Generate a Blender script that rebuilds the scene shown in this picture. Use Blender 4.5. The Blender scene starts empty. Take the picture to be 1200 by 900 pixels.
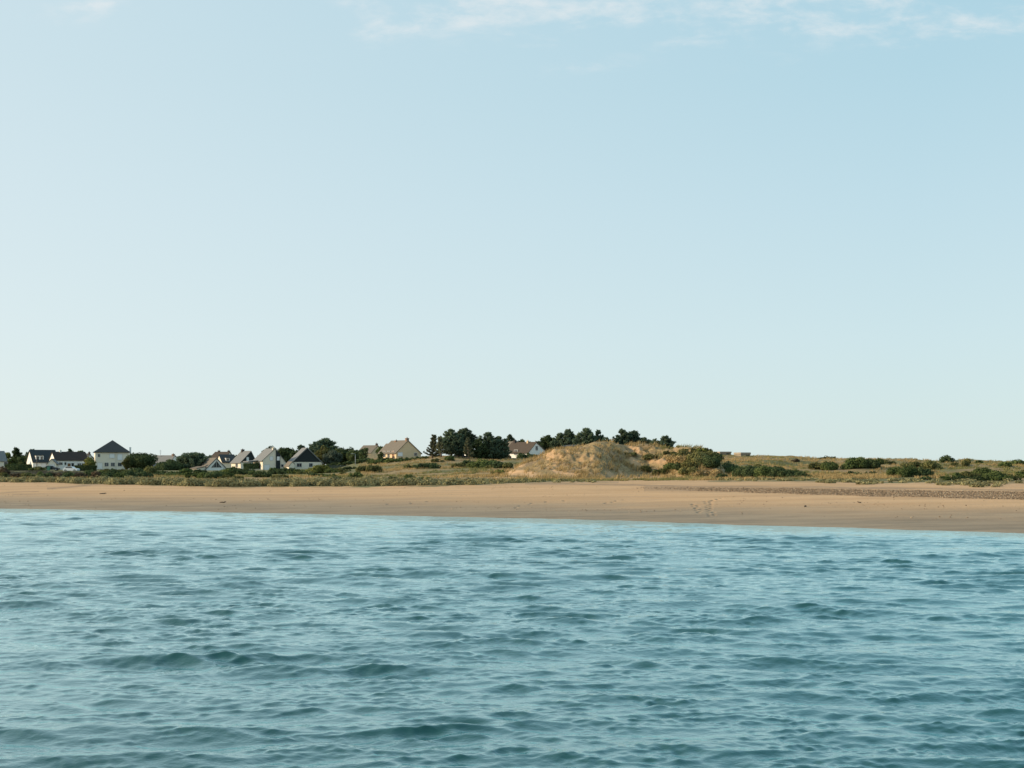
import bpy, math, random
import numpy as np
from math import radians, sin, cos, pi

# ------------------------------------------------------------------ camera, sky, sun, exposure
SC = bpy.context.scene
COL = SC.collection
F, CAM_H, HOR = 1400.0, 4.0, 545.0        # focal length and horizon row of the 1200 px wide photograph; eye 4 m above the water

cam_d = bpy.data.cameras.new('camera')
cam = bpy.data.objects.new('camera', cam_d)
COL.objects.link(cam)
cam.location = (0, 0, CAM_H)
cam.rotation_euler = (radians(90), 0, 0)
cam_d.sensor_width = 36.0
cam_d.lens = F / 1200 * 36.0
cam_d.shift_y = (HOR - 450) / 1200
cam_d.clip_start = 0.5
cam_d.clip_end = 20000
SC.camera = cam

SUN_EL, SUN_AZ = radians(21), radians(-92)   # azimuth from +Y, negative = left
SC.view_settings.view_transform = 'Standard'
SC.view_settings.look = 'None'
SC.view_settings.exposure = 0.10
SC.view_settings.gamma = 1.0
SC.view_settings.use_curve_mapping = False

sd = bpy.data.lights.new('sun', 'SUN')
sd.energy = 5.0
sd.angle = radians(0.5)
sd.color = (1.0, 0.80, 0.55)
sun = bpy.data.objects.new('sun', sd)
COL.objects.link(sun)
sun.rotation_euler = (radians(90) - SUN_EL, 0, -SUN_AZ + pi)
sun.location = (-60, 0, 60)


class NT:
    """small helper to write node trees"""
    def __init__(self, tree):
        self.t = tree
        self.t.nodes.clear()

    def n(self, kind, **kw):
        nd = self.t.nodes.new(kind)
        for k, v in kw.items():
            setattr(nd, k, v)
        return nd

    def link(self, a, b):
        self.t.links.new(a, b)

    def put(self, sock, v):
        if isinstance(v, bpy.types.NodeSocket):
            self.t.links.new(v, sock)
        else:
            sock.default_value = v

    def m(self, op, a, b=0.0, c=0.0, clamp=False):
        nd = self.n('ShaderNodeMath', operation=op, use_clamp=clamp)
        for s, v in zip(nd.inputs, (a, b, c)):
            self.put(s, v)
        return nd.outputs[0]

    def mix(self, f, a, b, mode='MIX'):
        nd = self.n('ShaderNodeMix', data_type='RGBA', blend_type=mode)
        self.put(nd.inputs[0], f)
        for s, v in ((nd.inputs[6], a), (nd.inputs[7], b)):
            if not isinstance(v, bpy.types.NodeSocket) and len(v) == 3:
                v = (*v, 1)
            self.put(s, v)
        return nd.outputs[2]

    def noise(self, vec, scale, detail=4, rough=0.6, dist=0.0):
        nd = self.n('ShaderNodeTexNoise')
        if vec is not None:
            self.put(nd.inputs['Vector'], vec)
        nd.inputs['Scale'].default_value = scale
        nd.inputs['Detail'].default_value = detail
        nd.inputs['Roughness'].default_value = rough
        nd.inputs['Distortion'].default_value = dist
        return nd.outputs[0]

    def mapping(self, vec, scale=(1, 1, 1), loc=(0, 0, 0), rot=(0, 0, 0)):
        nd = self.n('ShaderNodeMapping')
        self.put(nd.inputs[0], vec)
        nd.inputs['Location'].default_value = loc
        nd.inputs['Rotation'].default_value = rot
        nd.inputs['Scale'].default_value = scale
        return nd.outputs[0]

    def ramp(self, f, stops):
        nd = self.n('ShaderNodeValToRGB')
        self.put(nd.inputs[0], f)
        cr = nd.color_ramp
        while len(cr.elements) < len(stops):
            cr.elements.new(0.5)
        for e, (p, c) in zip(cr.elements, stops):
            e.position = p
            e.color = (*c, 1) if len(c) == 3 else c
        return nd.outputs[0]

    def smooth(self, v, a, b):
        nd = self.n('ShaderNodeMapRange', interpolation_type='SMOOTHSTEP')
        self.put(nd.inputs[0], v)
        nd.inputs[1].default_value = a
        nd.inputs[2].default_value = b
        return nd.outputs[0]


def build_world():
    w = bpy.data.worlds.new('World')
    SC.world = w
    w.use_nodes = True
    g = NT(w.node_tree)
    sky = g.n('ShaderNodeTexSky', sky_type='NISHITA')
    sky.sun_disc = False
    sky.sun_elevation = SUN_EL
    sky.sun_rotation = SUN_AZ
    sky.air_density = 1.0
    sky.dust_density = 0.6
    sky.ozone_density = 1.2
    tc = g.n('ShaderNodeTexCoord')
    sep = g.n('ShaderNodeSeparateXYZ')
    g.link(tc.outputs['Generated'], sep.inputs[0])
    x, y, z = sep.outputs
    # pale milky air towards the sun and the horizon, mixed over the Nishita sky
    air = g.ramp(g.m('MAXIMUM', z, 0.0), [
        (0.0, (.645, .775, .768)), (0.10, (.605, .765, .805)), (0.205, (.535, .725, .800)),
        (0.30, (.462, .682, .775)), (0.45, (.39, .64, .765)), (0.65, (.32, .58, .74)), (1.0, (.23, .46, .64))])
    sx, sy = sin(SUN_AZ), cos(SUN_AZ)
    toward = g.m('ADD', g.m('MULTIPLY', x, sx), g.m('MULTIPLY', y, sy))
    glow = g.m('MULTIPLY_ADD', toward, 0.56, 0.19, clamp=True)
    air = g.mix(glow, air, (.86, .895, .885))
    air10 = g.mix(1.0, air, (10, 10, 10), 'MULTIPLY')
    col = g.mix(0.88, sky.outputs[0], air10)
    # thin high cloud wisps: cells of cloud by direction (x/y, z/y), frayed by stretched noise
    yy = g.m('MAXIMUM', y, 0.05)
    u = g.m('DIVIDE', x, yy)
    v = g.m('DIVIDE', z, yy)
    comb = g.n('ShaderNodeCombineXYZ')
    g.link(u, comb.inputs[0]); g.link(v, comb.inputs[1])
    vec = g.mapping(comb.outputs[0], scale=(11, 34, 1), rot=(0, 0, radians(-14)))
    fray = g.noise(vec, 1.0, 8, 0.62, 0.35)
    fine = g.noise(g.mapping(comb.outputs[0], scale=(40, 95, 1), rot=(0, 0, radians(-18)), loc=(3, 1, 0)), 1.0, 6, 0.6, 0.3)
    total = None
    for (px, py, rx, ry, tilt, amp) in [
            (470, 31, 40, 9, 12, 1.0), (545, 14, 75, 14, 10, 1.0), (620, 6, 60, 12, 5, .9), (710, 24, 60, 11, 8, .8), (770, 8, 60, 11, -4, 1.0),
            (795, 50, 45, 6, 6, .6), (850, 40, 40, 7, 6, .5), (905, 22, 70, 14, 6, .85), (945, 10, 55, 18, -6, 1.05),
            (1060, 32, 65, 13, 5, .9), (1130, 26, 70, 15, -3, 1.0), (1185, 18, 40, 10, 0, .7), (112, 6, 38, 11, 4, 1.0),
            (425, 4, 40, 9, 0, .7), (682, 80, 38, 6, 4, .7), (605, 50, 45, 10, 4, .35), (315, 12, 14, 4, 0, .35), (1010, 4, 50, 8, 0, .6),
            (930, 72, 50, 6, 5, .3)]:
        cu, cv = (px - 600) / F, (HOR - py) / F
        a = radians(tilt)
        du = g.m('SUBTRACT', u, cu)
        dv = g.m('SUBTRACT', v, cv)
        p = g.m('MULTIPLY', g.m('ADD', g.m('MULTIPLY', du, cos(a)), g.m('MULTIPLY', dv, sin(a))), F / rx / 1.55)
        q = g.m('MULTIPLY', g.m('SUBTRACT', g.m('MULTIPLY', dv, cos(a)), g.m('MULTIPLY', du, sin(a))), F / ry / 1.7)
        e = g.m('MULTIPLY', g.m('EXPONENT', g.m('MULTIPLY', g.m('ADD', g.m('MULTIPLY', p, p), g.m('MULTIPLY', q, q)), -1.0)), amp)
        total = e if total is None else g.m('ADD', total, e)
    wisp = g.m('ADD', g.m('MULTIPLY', fray, .62), g.m('MULTIPLY', fine, .38))
    wisp = g.smooth(g.m('ADD', wisp, g.m('MULTIPLY', g.m('MINIMUM', total, 1.0), .12)), .525, .80)
    body = g.m('MULTIPLY', wisp, g.m('MINIMUM', g.m('MULTIPLY', total, .95), 1.0))
    front = g.m('GREATER_THAN', y, 0.05)
    body = g.m('MULTIPLY', g.m('MULTIPLY', body, front), 0.56)
    col = g.mix(body, col, (8.1, 8.15, 8.1))
    bg = g.n('ShaderNodeBackground')
    g.link(col, bg.inputs[0])
    bg.inputs[1].default_value = 0.1
    out = g.n('ShaderNodeOutputWorld')
    g.link(bg.outputs[0], out.inputs[0])


build_world()

# ------------------------------------------------------------------ helpers
RNG = np.random.default_rng(7)


def wx(px, d):
    return (px - 600.0) / F * d


def wz(py, d):
    return CAM_H - (py - HOR) * d / F


def mesh_np(name, verts, faces, mats, parent=None, smooth=False, attr=None):
    """verts (n,3), faces (m,k) -> linked mesh object"""
    verts = np.asarray(verts, dtype=np.float32)
    faces = np.asarray(faces, dtype=np.int32)
    me = bpy.data.meshes.new(name)
    me.vertices.add(len(verts))
    me.vertices.foreach_set('co', verts.ravel())
    k = faces.shape[1]
    me.loops.add(faces.size)
    me.loops.foreach_set('vertex_index', faces.ravel())
    me.polygons.add(len(faces))
    me.polygons.foreach_set('loop_start', np.arange(0, faces.size, k, dtype=np.int32))
    me.polygons.foreach_set('loop_total', np.full(len(faces), k, dtype=np.int32))
    if smooth:
        me.polygons.foreach_set('use_smooth', np.ones(len(faces), dtype=bool))
    me.update(calc_edges=True)
    if attr is not None:
        for an, arr in attr.items():
            a = me.attributes.new(an, 'FLOAT_COLOR', 'POINT')
            a.data.foreach_set('color', np.asarray(arr, dtype=np.float32).ravel())
    me.materials.append(mats)
    o = bpy.data.objects.new(name, me)
    COL.objects.link(o)
    if parent is not None:
        o.parent = parent
    return o


class MB:
    """collects boxes, prisms and tubes, then links them as ONE mesh object"""
    def __init__(self):
        self.v, self.f = [], []

    def add(self, vs, fs):
        b = len(self.v)
        self.v += [tuple(p) for p in vs]
        self.f += [tuple(i + b for i in q) for q in fs]
        return self

    def box(self, x0, x1, y0, y1, z0, z1):
        return self.add([(x0, y0, z0), (x1, y0, z0), (x1, y1, z0), (x0, y1, z0), (x0, y0, z1), (x1, y0, z1), (x1, y1, z1), (x0, y1, z1)],
                        [(0, 3, 2, 1), (4, 5, 6, 7), (0, 1, 5, 4), (1, 2, 6, 5), (2, 3, 7, 6), (3, 0, 4, 7)])

    def prism(self, prof, y0, y1):
        """closed (x,z) outline, counter clockwise seen from -y, extruded along y"""
        n = len(prof)
        vs = [(x, y0, z) for x, z in prof] + [(x, y1, z) for x, z in prof]
        fs = [tuple(range(n)), tuple(range(2 * n - 1, n - 1, -1))]
        for i in range(n):
            j = (i + 1) % n
            fs.append((i, i + n, j + n, j))
        return self.add(vs, fs)

    def tube(self, pts, rad, n=7):
        pts = [np.array(p, float) for p in pts]
        rings = []
        for i, p in enumerate(pts):
            t = pts[min(i + 1, len(pts) - 1)] - pts[max(i - 1, 0)]
            t /= np.linalg.norm(t) + 1e-9
            a = np.cross(t, (0.3, 1, 0.1)); a /= np.linalg.norm(a) + 1e-9
            b = np.cross(t, a)
            r = rad[i] if isinstance(rad, (list, tuple)) else rad
            rings.append([p + r * (cos(2 * pi * k / n) * a + sin(2 * pi * k / n) * b) for k in range(n)])
        vs = [q for r in rings for q in r]
        fs = []
        for i in range(len(pts) - 1):
            for k in range(n):
                fs.append((i * n + k, i * n + (k + 1) % n, (i + 1) * n + (k + 1) % n, (i + 1) * n + k))
        fs.append(tuple(range(n - 1, -1, -1)))
        fs.append(tuple((len(pts) - 1) * n + k for k in range(n)))
        return self.add(vs, fs)

    def build(self, name, mat, parent=None, smooth=False):
        me = bpy.data.meshes.new(name)
        me.from_pydata(self.v, [], self.f)
        me.validate()
        if smooth:
            for p in me.polygons:
                p.use_smooth = True
        me.materials.append(mat)
        o = bpy.data.objects.new(name, me)
        COL.objects.link(o)
        if parent is not None:
            o.parent = parent
        return o


def tag(o, label=None, cat=None, group=None, kind=None):
    for k, v in (('label', label), ('category', cat), ('group', group), ('kind', kind)):
        if v:
            o[k] = v
    return o


def empty(name, loc, rz, label, cat, group=None):
    o = bpy.data.objects.new(name, None)
    o.empty_display_size = 0.3
    COL.objects.link(o)
    o.location = loc
    o.rotation_euler = (0, 0, rz)
    return tag(o, label, cat, group)


# ------------------------------------------------------------------ materials
def new_mat(name):
    m = bpy.data.materials.new(name)
    m.use_nodes = True
    return m, NT(m.node_tree)


def bsdf_out(g, color, rough=0.9, normal=None, spec=0.3, **kw):
    b = g.n('ShaderNodeBsdfPrincipled')
    g.put(b.inputs['Base Color'], color if isinstance(color, bpy.types.NodeSocket) else (*color, 1))
    g.put(b.inputs['Roughness'], rough)
    g.put(b.inputs['Specular IOR Level'], spec)
    for k, v in kw.items():
        g.put(b.inputs[k.replace('_', ' ')], v)
    if normal is not None:
        g.link(normal, b.inputs['Normal'])
    o = g.n('ShaderNodeOutputMaterial')
    g.link(b.outputs[0], o.inputs[0])
    return b


def bump(g, h, strength, dist):
    nd = g.n('ShaderNodeBump')
    nd.inputs['Strength'].default_value = strength
    nd.inputs['Distance'].default_value = dist
    g.link(h, nd.inputs['Height'])
    return nd.outputs[0]


def mat_plain(name, col, var=0.12, scale=1.5, rough=0.85, spec=0.3, stretch=(1, 1, 1)):
    m, g = new_mat(name)
    tc = g.n('ShaderNodeTexCoord')
    n = g.noise(g.mapping(tc.outputs['Object'], scale=stretch), scale, 5, 0.6)
    c = g.mix(n, tuple(x * (1 - 2 * var) for x in col), tuple(x * (1 + 2 * var) for x in col))
    bsdf_out(g, c, rough, spec=spec)
    return m


def mat_leaf(name, col, col2, trans=0.25):
    """leaf colour varying clump by clump and from plant to plant"""
    m, g = new_mat(name)
    geo = g.n('ShaderNodeNewGeometry')
    oi = g.n('ShaderNodeObjectInfo')
    n = g.noise(geo.outputs['Position'], 0.55, 3, 0.6)
    n2 = g.noise(geo.outputs['Position'], 3.1, 2, 0.6)
    f = g.m('ADD', g.m('MULTIPLY', g.smooth(n, 0.35, 0.65), 0.6), g.m('MULTIPLY', g.smooth(n2, 0.3, 0.7), 0.4))
    c = g.mix(f, col, col2)
    rv = g.m('MULTIPLY_ADD', oi.outputs['Random'], 0.5, 0.75)
    hs = g.n('ShaderNodeHueSaturation')
    g.link(c, hs.inputs['Color'])
    g.link(rv, hs.inputs['Value'])
    d = g.n('ShaderNodeBsdfDiffuse')
    t = g.n('ShaderNodeBsdfTranslucent')
    g.link(hs.outputs[0], d.inputs[0])
    g.link(hs.outputs[0], t.inputs[0])
    mx = g.n('ShaderNodeMixShader')
    mx.inputs[0].default_value = trans
    g.link(d.outputs[0], mx.inputs[1])
    g.link(t.outputs[0], mx.inputs[2])
    o = g.n('ShaderNodeOutputMaterial')
    g.link(mx.outputs[0], o.inputs[0])
    return m


LEAF = {
    'pine': mat_leaf('pine_needles', (.055, .090, .066), (.130, .160, .090)),
    'light_pine': mat_leaf('pale_pine_needles', (.085, .100, .062), (.150, .150, .088)),
    'dark': mat_leaf('dark_leaves', (.044, .070, .036), (.105, .130, .056)),
    'green': mat_leaf('green_leaves', (.060, .090, .034), (.140, .165, .060)),
    'olive': mat_leaf('olive_leaves', (.085, .092, .036), (.175, .170, .070)),
    'yellow': mat_leaf('yellow_green_leaves', (.12, .135, .035), (.23, .23, .075)),
    'grey': mat_leaf('grey_green_leaves', (.155, .145, .075), (.42, .38, .195)),
    'silver': mat_leaf('silvery_leaves', (.080, .105, .075), (.165, .195, .140)),
    'brown': mat_leaf('brown_twigs', (.075, .058, .040), (.15, .115, .075)),
    'straw': mat_leaf('dry_marram_blades', (.255, .182, .082), (.53, .39, .19), 0.3),
    'greenish': mat_leaf('green_marram_blades', (.12, .12, .045), (.28, .26, .11), 0.3),
}
M = {
    'cream': mat_plain('cream_render', (.77, .69, .56), .05, .8),
    'white': mat_plain('white_render', (.83, .80, .75), .05, .8),
    'tan': mat_plain('tan_render', (.70, .52, .32), .06, .8),
    'slate': mat_plain('dark_slate_tiles', (.043, .050, .053), .22, 2.2, .8, .15, (1, 1, 5)),
    'slate_grey': mat_plain('grey_slate_tiles', (.17, .17, .165), .18, 2.2, .7, .3, (1, 1, 5)),
    'brown_tile': mat_plain('brown_roof_tiles', (.085, .066, .052), .20, 2.2, .9, .15, (1, 1, 5)),
    'tan_tile': mat_plain('weathered_tan_tiles', (.165, .142, .115), .16, 2.2, .9, .2, (1, 1, 5)),
    'dark_brown_tile': mat_plain('dark_brown_tiles', (.050, .040, .036), .20, 2.2, .9, .15, (1, 1, 5)),
    'brick': mat_plain('brick_chimney', (.26, .16, .11), .2, 3),
    'dark_brick': mat_plain('dark_chimney', (.07, .055, .05), .2, 3),
    'glass': mat_plain('window_glass', (.035, .042, .05), .1, 1, .08, .6),
    'frame': mat_plain('painted_frame', (.55, .54, .52), .04, 1),
    'white_paint': mat_plain('white_paint', (.78, .78, .77), .03, 1, .5),
    'wood': mat_plain('brown_door', (.22, .11, .05), .1, 2),
    'bark': mat_plain('bark', (.12, .095, .075), .3, 4),
    'stone': mat_plain('lichened_stone', (.15, .125, .09), .35, 1.6),
    'concrete': mat_plain('old_concrete', (.30, .25, .19), .25, .9),
    'metal': mat_plain('galvanised_metal', (.32, .34, .34), .08, 1, .45),
    'dark_metal': mat_plain('dark_green_metal', (.05, .065, .05), .1, 1, .5),
    'car_dark': mat_plain('dark_car_paint', (.018, .022, .028), .05, 1, .25, .6),
    'car_white': mat_plain('white_car_paint', (.72, .73, .74), .03, 1, .25, .6),
    'rubber': mat_plain('tyre_rubber', (.02, .02, .02), .1, 3),
    'green_plastic': mat_plain('green_plastic', (.08, .22, .15), .08, 1, .5),
    'drift': mat_plain('driftwood', (.11, .085, .06), .3, 6),
    'slate_clad': mat_plain('slate_cladding', (.028, .035, .036), .25, 2.2, .8, .15, (1, 1, 6)),
}

# ------------------------------------------------------------------ terrain height field (real metres)
KEYS = {   # bearing (as photograph column at this focal length) -> profile of (distance, height)
}


def key(px, pts):
    KEYS[px] = [(d, z if isinstance(z, tuple) else wz(z, d)) if not isinstance(z, tuple) else (d, z[0]) for d, z in pts]


Z = lambda v: (v,)
far = [(700, Z(2.6)), (1300, Z(1.2)), (7000, Z(0.6))]
key(-260, [(40, Z(-3)), (98, Z(-.9)), (120, Z(0)), (165, 566), (172, 564.5), (210, 560), (300, 554), (380, 550), (460, 549)] + far)
key(0, [(40, Z(-3)), (90, Z(-.9)), (109.5, Z(0)), (160, 566), (168, 564), (210, 560), (300, 554), (380, 550), (460, 549)] + far)
key(150, [(40, Z(-3)), (85, Z(-.9)), (104.5, Z(0)), (155, 568), (163, 565.5), (207, 560), (300, 554), (380, 550), (460, 548.5)] + far)
key(300, [(40, Z(-3)), (81, Z(-.9)), (100, Z(0)), (150, 570.5), (158, 568), (203, 560.5), (300, 554), (370, 550), (450, 548)] + far)
key(385, [(40, Z(-3)), (78, Z(-.9)), (97, Z(0)), (150, 570), (157.5, 567.5), (201, 560.5), (280, 554), (330, 550), (380, 548.5), (450, 547.5)] + far)
key(440, [(40, Z(-3)), (76, Z(-.9)), (95, Z(0)), (150, 569), (157, 567), (200, 560), (260, 553), (300, 547), (340, 538), (450, 537)] + far)
key(520, [(40, Z(-3)), (74, Z(-.9)), (92.5, Z(0)), (149, 568), (156, 566.5), (190, 561), (240, 551), (270, 544.5), (292, 536.5), (340, 535), (450, 535)] + far)
key(600, [(40, Z(-3)), (71, Z(-.9)), (90, Z(0)), (148, 567.5), (155, 566), (185, 561), (230, 551), (260, 543.5), (292, 539), (325, 537.5), (380, 536), (450, 536)] + far)
key(700, [(40, Z(-3)), (68, Z(-.9)), (87, Z(0)), (145, 566.5), (152, 565.5), (182, 562), (230, 553), (270, 545), (300, 535), (340, 532), (450, 533)] + far)
key(800, [(40, Z(-3)), (65, Z(-.9)), (82.5, Z(0)), (141, 566.5), (150, 565), (178, 562), (230, 553), (270, 543), (300, 534), (345, 532), (450, 533)] + far)
key(870, [(40, Z(-3)), (62, Z(-.9)), (79.5, Z(0)), (139, 566.5), (150, 564.5), (175, 561.5), (225, 551), (262, 541.5), (300, 535), (345, 535.5), (450, 538.5)] + far)
key(960, [(40, Z(-3)), (59, Z(-.9)), (77, Z(0)), (135, 567), (145, 565.5), (160, 563), (180, 559), (220, 551), (260, 543), (300, 537.5), (400, 540)] + far)
key(1080, [(40, Z(-3)), (55, Z(-.9)), (73.2, Z(0)), (130, 568), (138, 567), (150, 564.5), (170, 560), (200, 553), (240, 546), (280, 540), (380, 542)] + far)
key(1200, [(40, Z(-3)), (50, Z(-.9)), (70, Z(0)), (126, 569), (133, 568), (145, 565.5), (160, 562), (190, 554), (230, 546), (270, 541.5), (380, 543)] + far)
key(1460, [(40, Z(-3)), (46, Z(-.9)), (64, Z(0)), (118, 571), (125, 570), (140, 567), (160, 562), (190, 554), (230, 546), (270, 542), (380, 543)] + far)
KX = np.array(sorted(KEYS))


def base_z(u, d):
    u = np.asarray(u, float); d = np.asarray(d, float)
    uc = np.clip(u, KX[0], KX[-1])
    prof = np.stack([np.interp(d, [p[0] for p in KEYS[k]], [p[1] for p in KEYS[k]]) for k in KX])
    i = np.clip(np.searchsorted(KX, uc, side='right') - 1, 0, len(KX) - 2)
    t = (uc - KX[i]) / (KX[i + 1] - KX[i])
    t = t * t * (3 - 2 * t) * 0.5 + t * 0.5
    a = np.take_along_axis(prof, i[None], 0)[0]
    b = np.take_along_axis(prof, (i + 1)[None], 0)[0]
    return a * (1 - t) + b * t


def hash2(ix, iy, seed):
    h = (ix.astype(np.int64) * 374761393 + iy.astype(np.int64) * 668265263 + seed * 974634777) & 0xFFFFFFFF
    h = ((h ^ (h >> 13)) * 1274126177) & 0xFFFFFFFF
    return ((h ^ (h >> 16)) & 0xFFFF) / 65535.0


def vnoise(x, y, seed=0):
    ix, iy = np.floor(x), np.floor(y)
    fx, fy = x - ix, y - iy
    fx = fx * fx * (3 - 2 * fx); fy = fy * fy * (3 - 2 * fy)
    a = hash2(ix, iy, seed); b = hash2(ix + 1, iy, seed); c = hash2(ix, iy + 1, seed); e = hash2(ix + 1, iy + 1, seed)
    return (a * (1 - fx) + b * fx) * (1 - fy) + (c * (1 - fx) + e * fx) * fy


def fbm(x, y, seed=0, oct=4, gain=0.5):
    s, a, t = 0, 1.0, 0
    for k in range(oct):
        s = s + a * vnoise(x * 2 ** k + 17.3 * k, y * 2 ** k - 9.1 * k, seed + k)
        t += a; a *= gain
    return s / t - 0.5


def sstep(x, a, b):
    t = np.clip((x - a) / (b - a), 0, 1)
    return t * t * (3 - 2 * t)


SIL = [(578, 563), (584, 561.5), (590, 557), (600, 550.5), (610, 545), (618, 541), (626, 538), (634, 534), (642, 530.5), (650, 528), (660, 526.5), (672, 525.5),
       (682, 523), (690, 520), (697, 518), (706, 517.5), (716, 518), (724, 520.5), (735, 522.5), (745, 521.5), (755, 520.5), (764, 522), (772, 524.5), (785, 527),
       (795, 524.5), (808, 524), (820, 525), (828, 528), (836, 534), (842, 541), (848, 549), (856, 559), (862, 562)]
DF = [(578, 192), (620, 190), (660, 187), (688, 184), (705, 187), (725, 194), (760, 199), (790, 194), (815, 187), (836, 187), (862, 192)]
DR = [(578, 198), (600, 203), (640, 207), (700, 209), (740, 214), (770, 213), (810, 206), (836, 201), (862, 198)]


def terr(X, Y):
    """ground height in metres at world X, Y"""
    X = np.asarray(X, float); Y = np.asarray(Y, float)
    d = np.maximum(Y, 1.0)
    u = 600 + F * X / d
    z = base_z(u, d)
    # hummocks on the vegetated land
    land = sstep(d, 175, 215) * (1 - sstep(d, 500, 700))
    wild = 0.25 + 0.75 * sstep(u, 380, 470)
    z = z + land * wild * (fbm(X / 16, Y / 11, 3, 4) * (1.3 + 1.1 * sstep(u, 850, 950)) + fbm(X / 4.5, Y / 4.0, 9, 3) * 0.55)
    z = z + sstep(u, 880, 960) * sstep(d, 190, 230) * (1 - sstep(d, 420, 600)) * fbm(X / 24, Y / 40, 15, 2) * 3.8
    # the big dune
    sy = np.interp(u, [p[0] for p in SIL], [p[1] for p in SIL])
    df = np.interp(u, [p[0] for p in DF], [p[1] for p in DF])
    dr = np.interp(u, [p[0] for p in DR], [p[1] for p in DR])
    zr = wz(sy, dr)
    t = np.clip((d - df) / (dr - df), 0, 1)
    back = 1 - sstep(d, dr + 1, dr + 34)
    s = (0.55 * t + 0.45 * t * t * (3 - 2 * t)) * back
    inside = (u > 578) & (u < 862)
    rise = np.where(inside, np.maximum(zr - np.minimum(z, zr) + .0, 0) * s, 0)
    rough = np.clip(rise / 3, 0, 1)
    # tussocky surface with gullies running down the face
    tus = fbm((X + .3 * Y) / 2.9, Y / 4.2, 21, 4, 0.6) * 2.3 + fbm(X / 0.9, Y / 1.3, 31, 2) * 0.5 - 1.2 * np.abs(fbm((X + 0.35 * Y) / 5.5, Y / 16, 5, 3))
    dune = z + rise + rough * (1 - 0.8 * sstep(t, .85, 1)) * tus
    z = np.where(inside & (rise > 0.01), np.maximum(z * 0 + dune, np.minimum(z, dune + .3)), z)
    # sand ripples, ridges and the low step at the tide mark
    beach = sstep(z, 0.05, 0.3) * (1 - sstep(d, 150, 175))
    z = z + beach * (fbm(X / 9, Y / 2.2, 41, 3) * 0.10 + fbm(X / 2.5, Y / 0.8, 43, 2) * 0.035)
    z = z + (1 - land) * sstep(d, 700, 1500) * fbm(X / 90, Y / 90, 51, 2) * 2.0 * 0.3
    return z


def proj_y(X, Y):
    return HOR + (CAM_H - terr(X, Y)) * F / Y


def find_d(px, py, lo=100, hi=440):
    ds = np.linspace(lo, hi, 1400)
    yy = proj_y(wx(px, ds), ds)
    k = np.argmax(yy <= py)
    return float(ds[k]) if yy[k] <= py else float(hi)


# footprint pits along the tracks seen on the beach
PITS = []
prng = random.Random(5)


def track(pts, step=1.05):
    P = []
    for px, py in pts:
        d = find_d(px, py, 60, 180)
        P.append((wx(px, d), d))
    for (a, b), (c, e) in zip(P[:-1], P[1:]):
        L = math.hypot(c - a, e - b)
        n = max(1, int(L / step))
        for i in range(n):
            t = i / n
            side = 0.14 if (len(PITS) % 2) else -0.14
            nx, ny = -(e - b) / L, (c - a) / L
            PITS.append((a + (c - a) * t + nx * side + prng.uniform(-.08, .08), b + (e - b) * t + ny * side + prng.uniform(-.12, .12), prng.uniform(.75, 1.3)))


track([(814, 591), (816, 594), (819, 597), (821, 602)])
track([(829, 588), (832, 593), (832, 598), (834, 602), (833, 606)])
track([(829, 588), (840, 585), (852, 583)])
track([(603, 595), (612, 593), (626, 590), (640, 588), (660, 587), (680, 587)], 1.4)
track([(709, 590), (716, 588.5), (730, 586), (745, 584)], 1.2)
track([(455, 591), (480, 590), (500, 588), (540, 588)], 1.8)
PITS = np.array(PITS)


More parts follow.
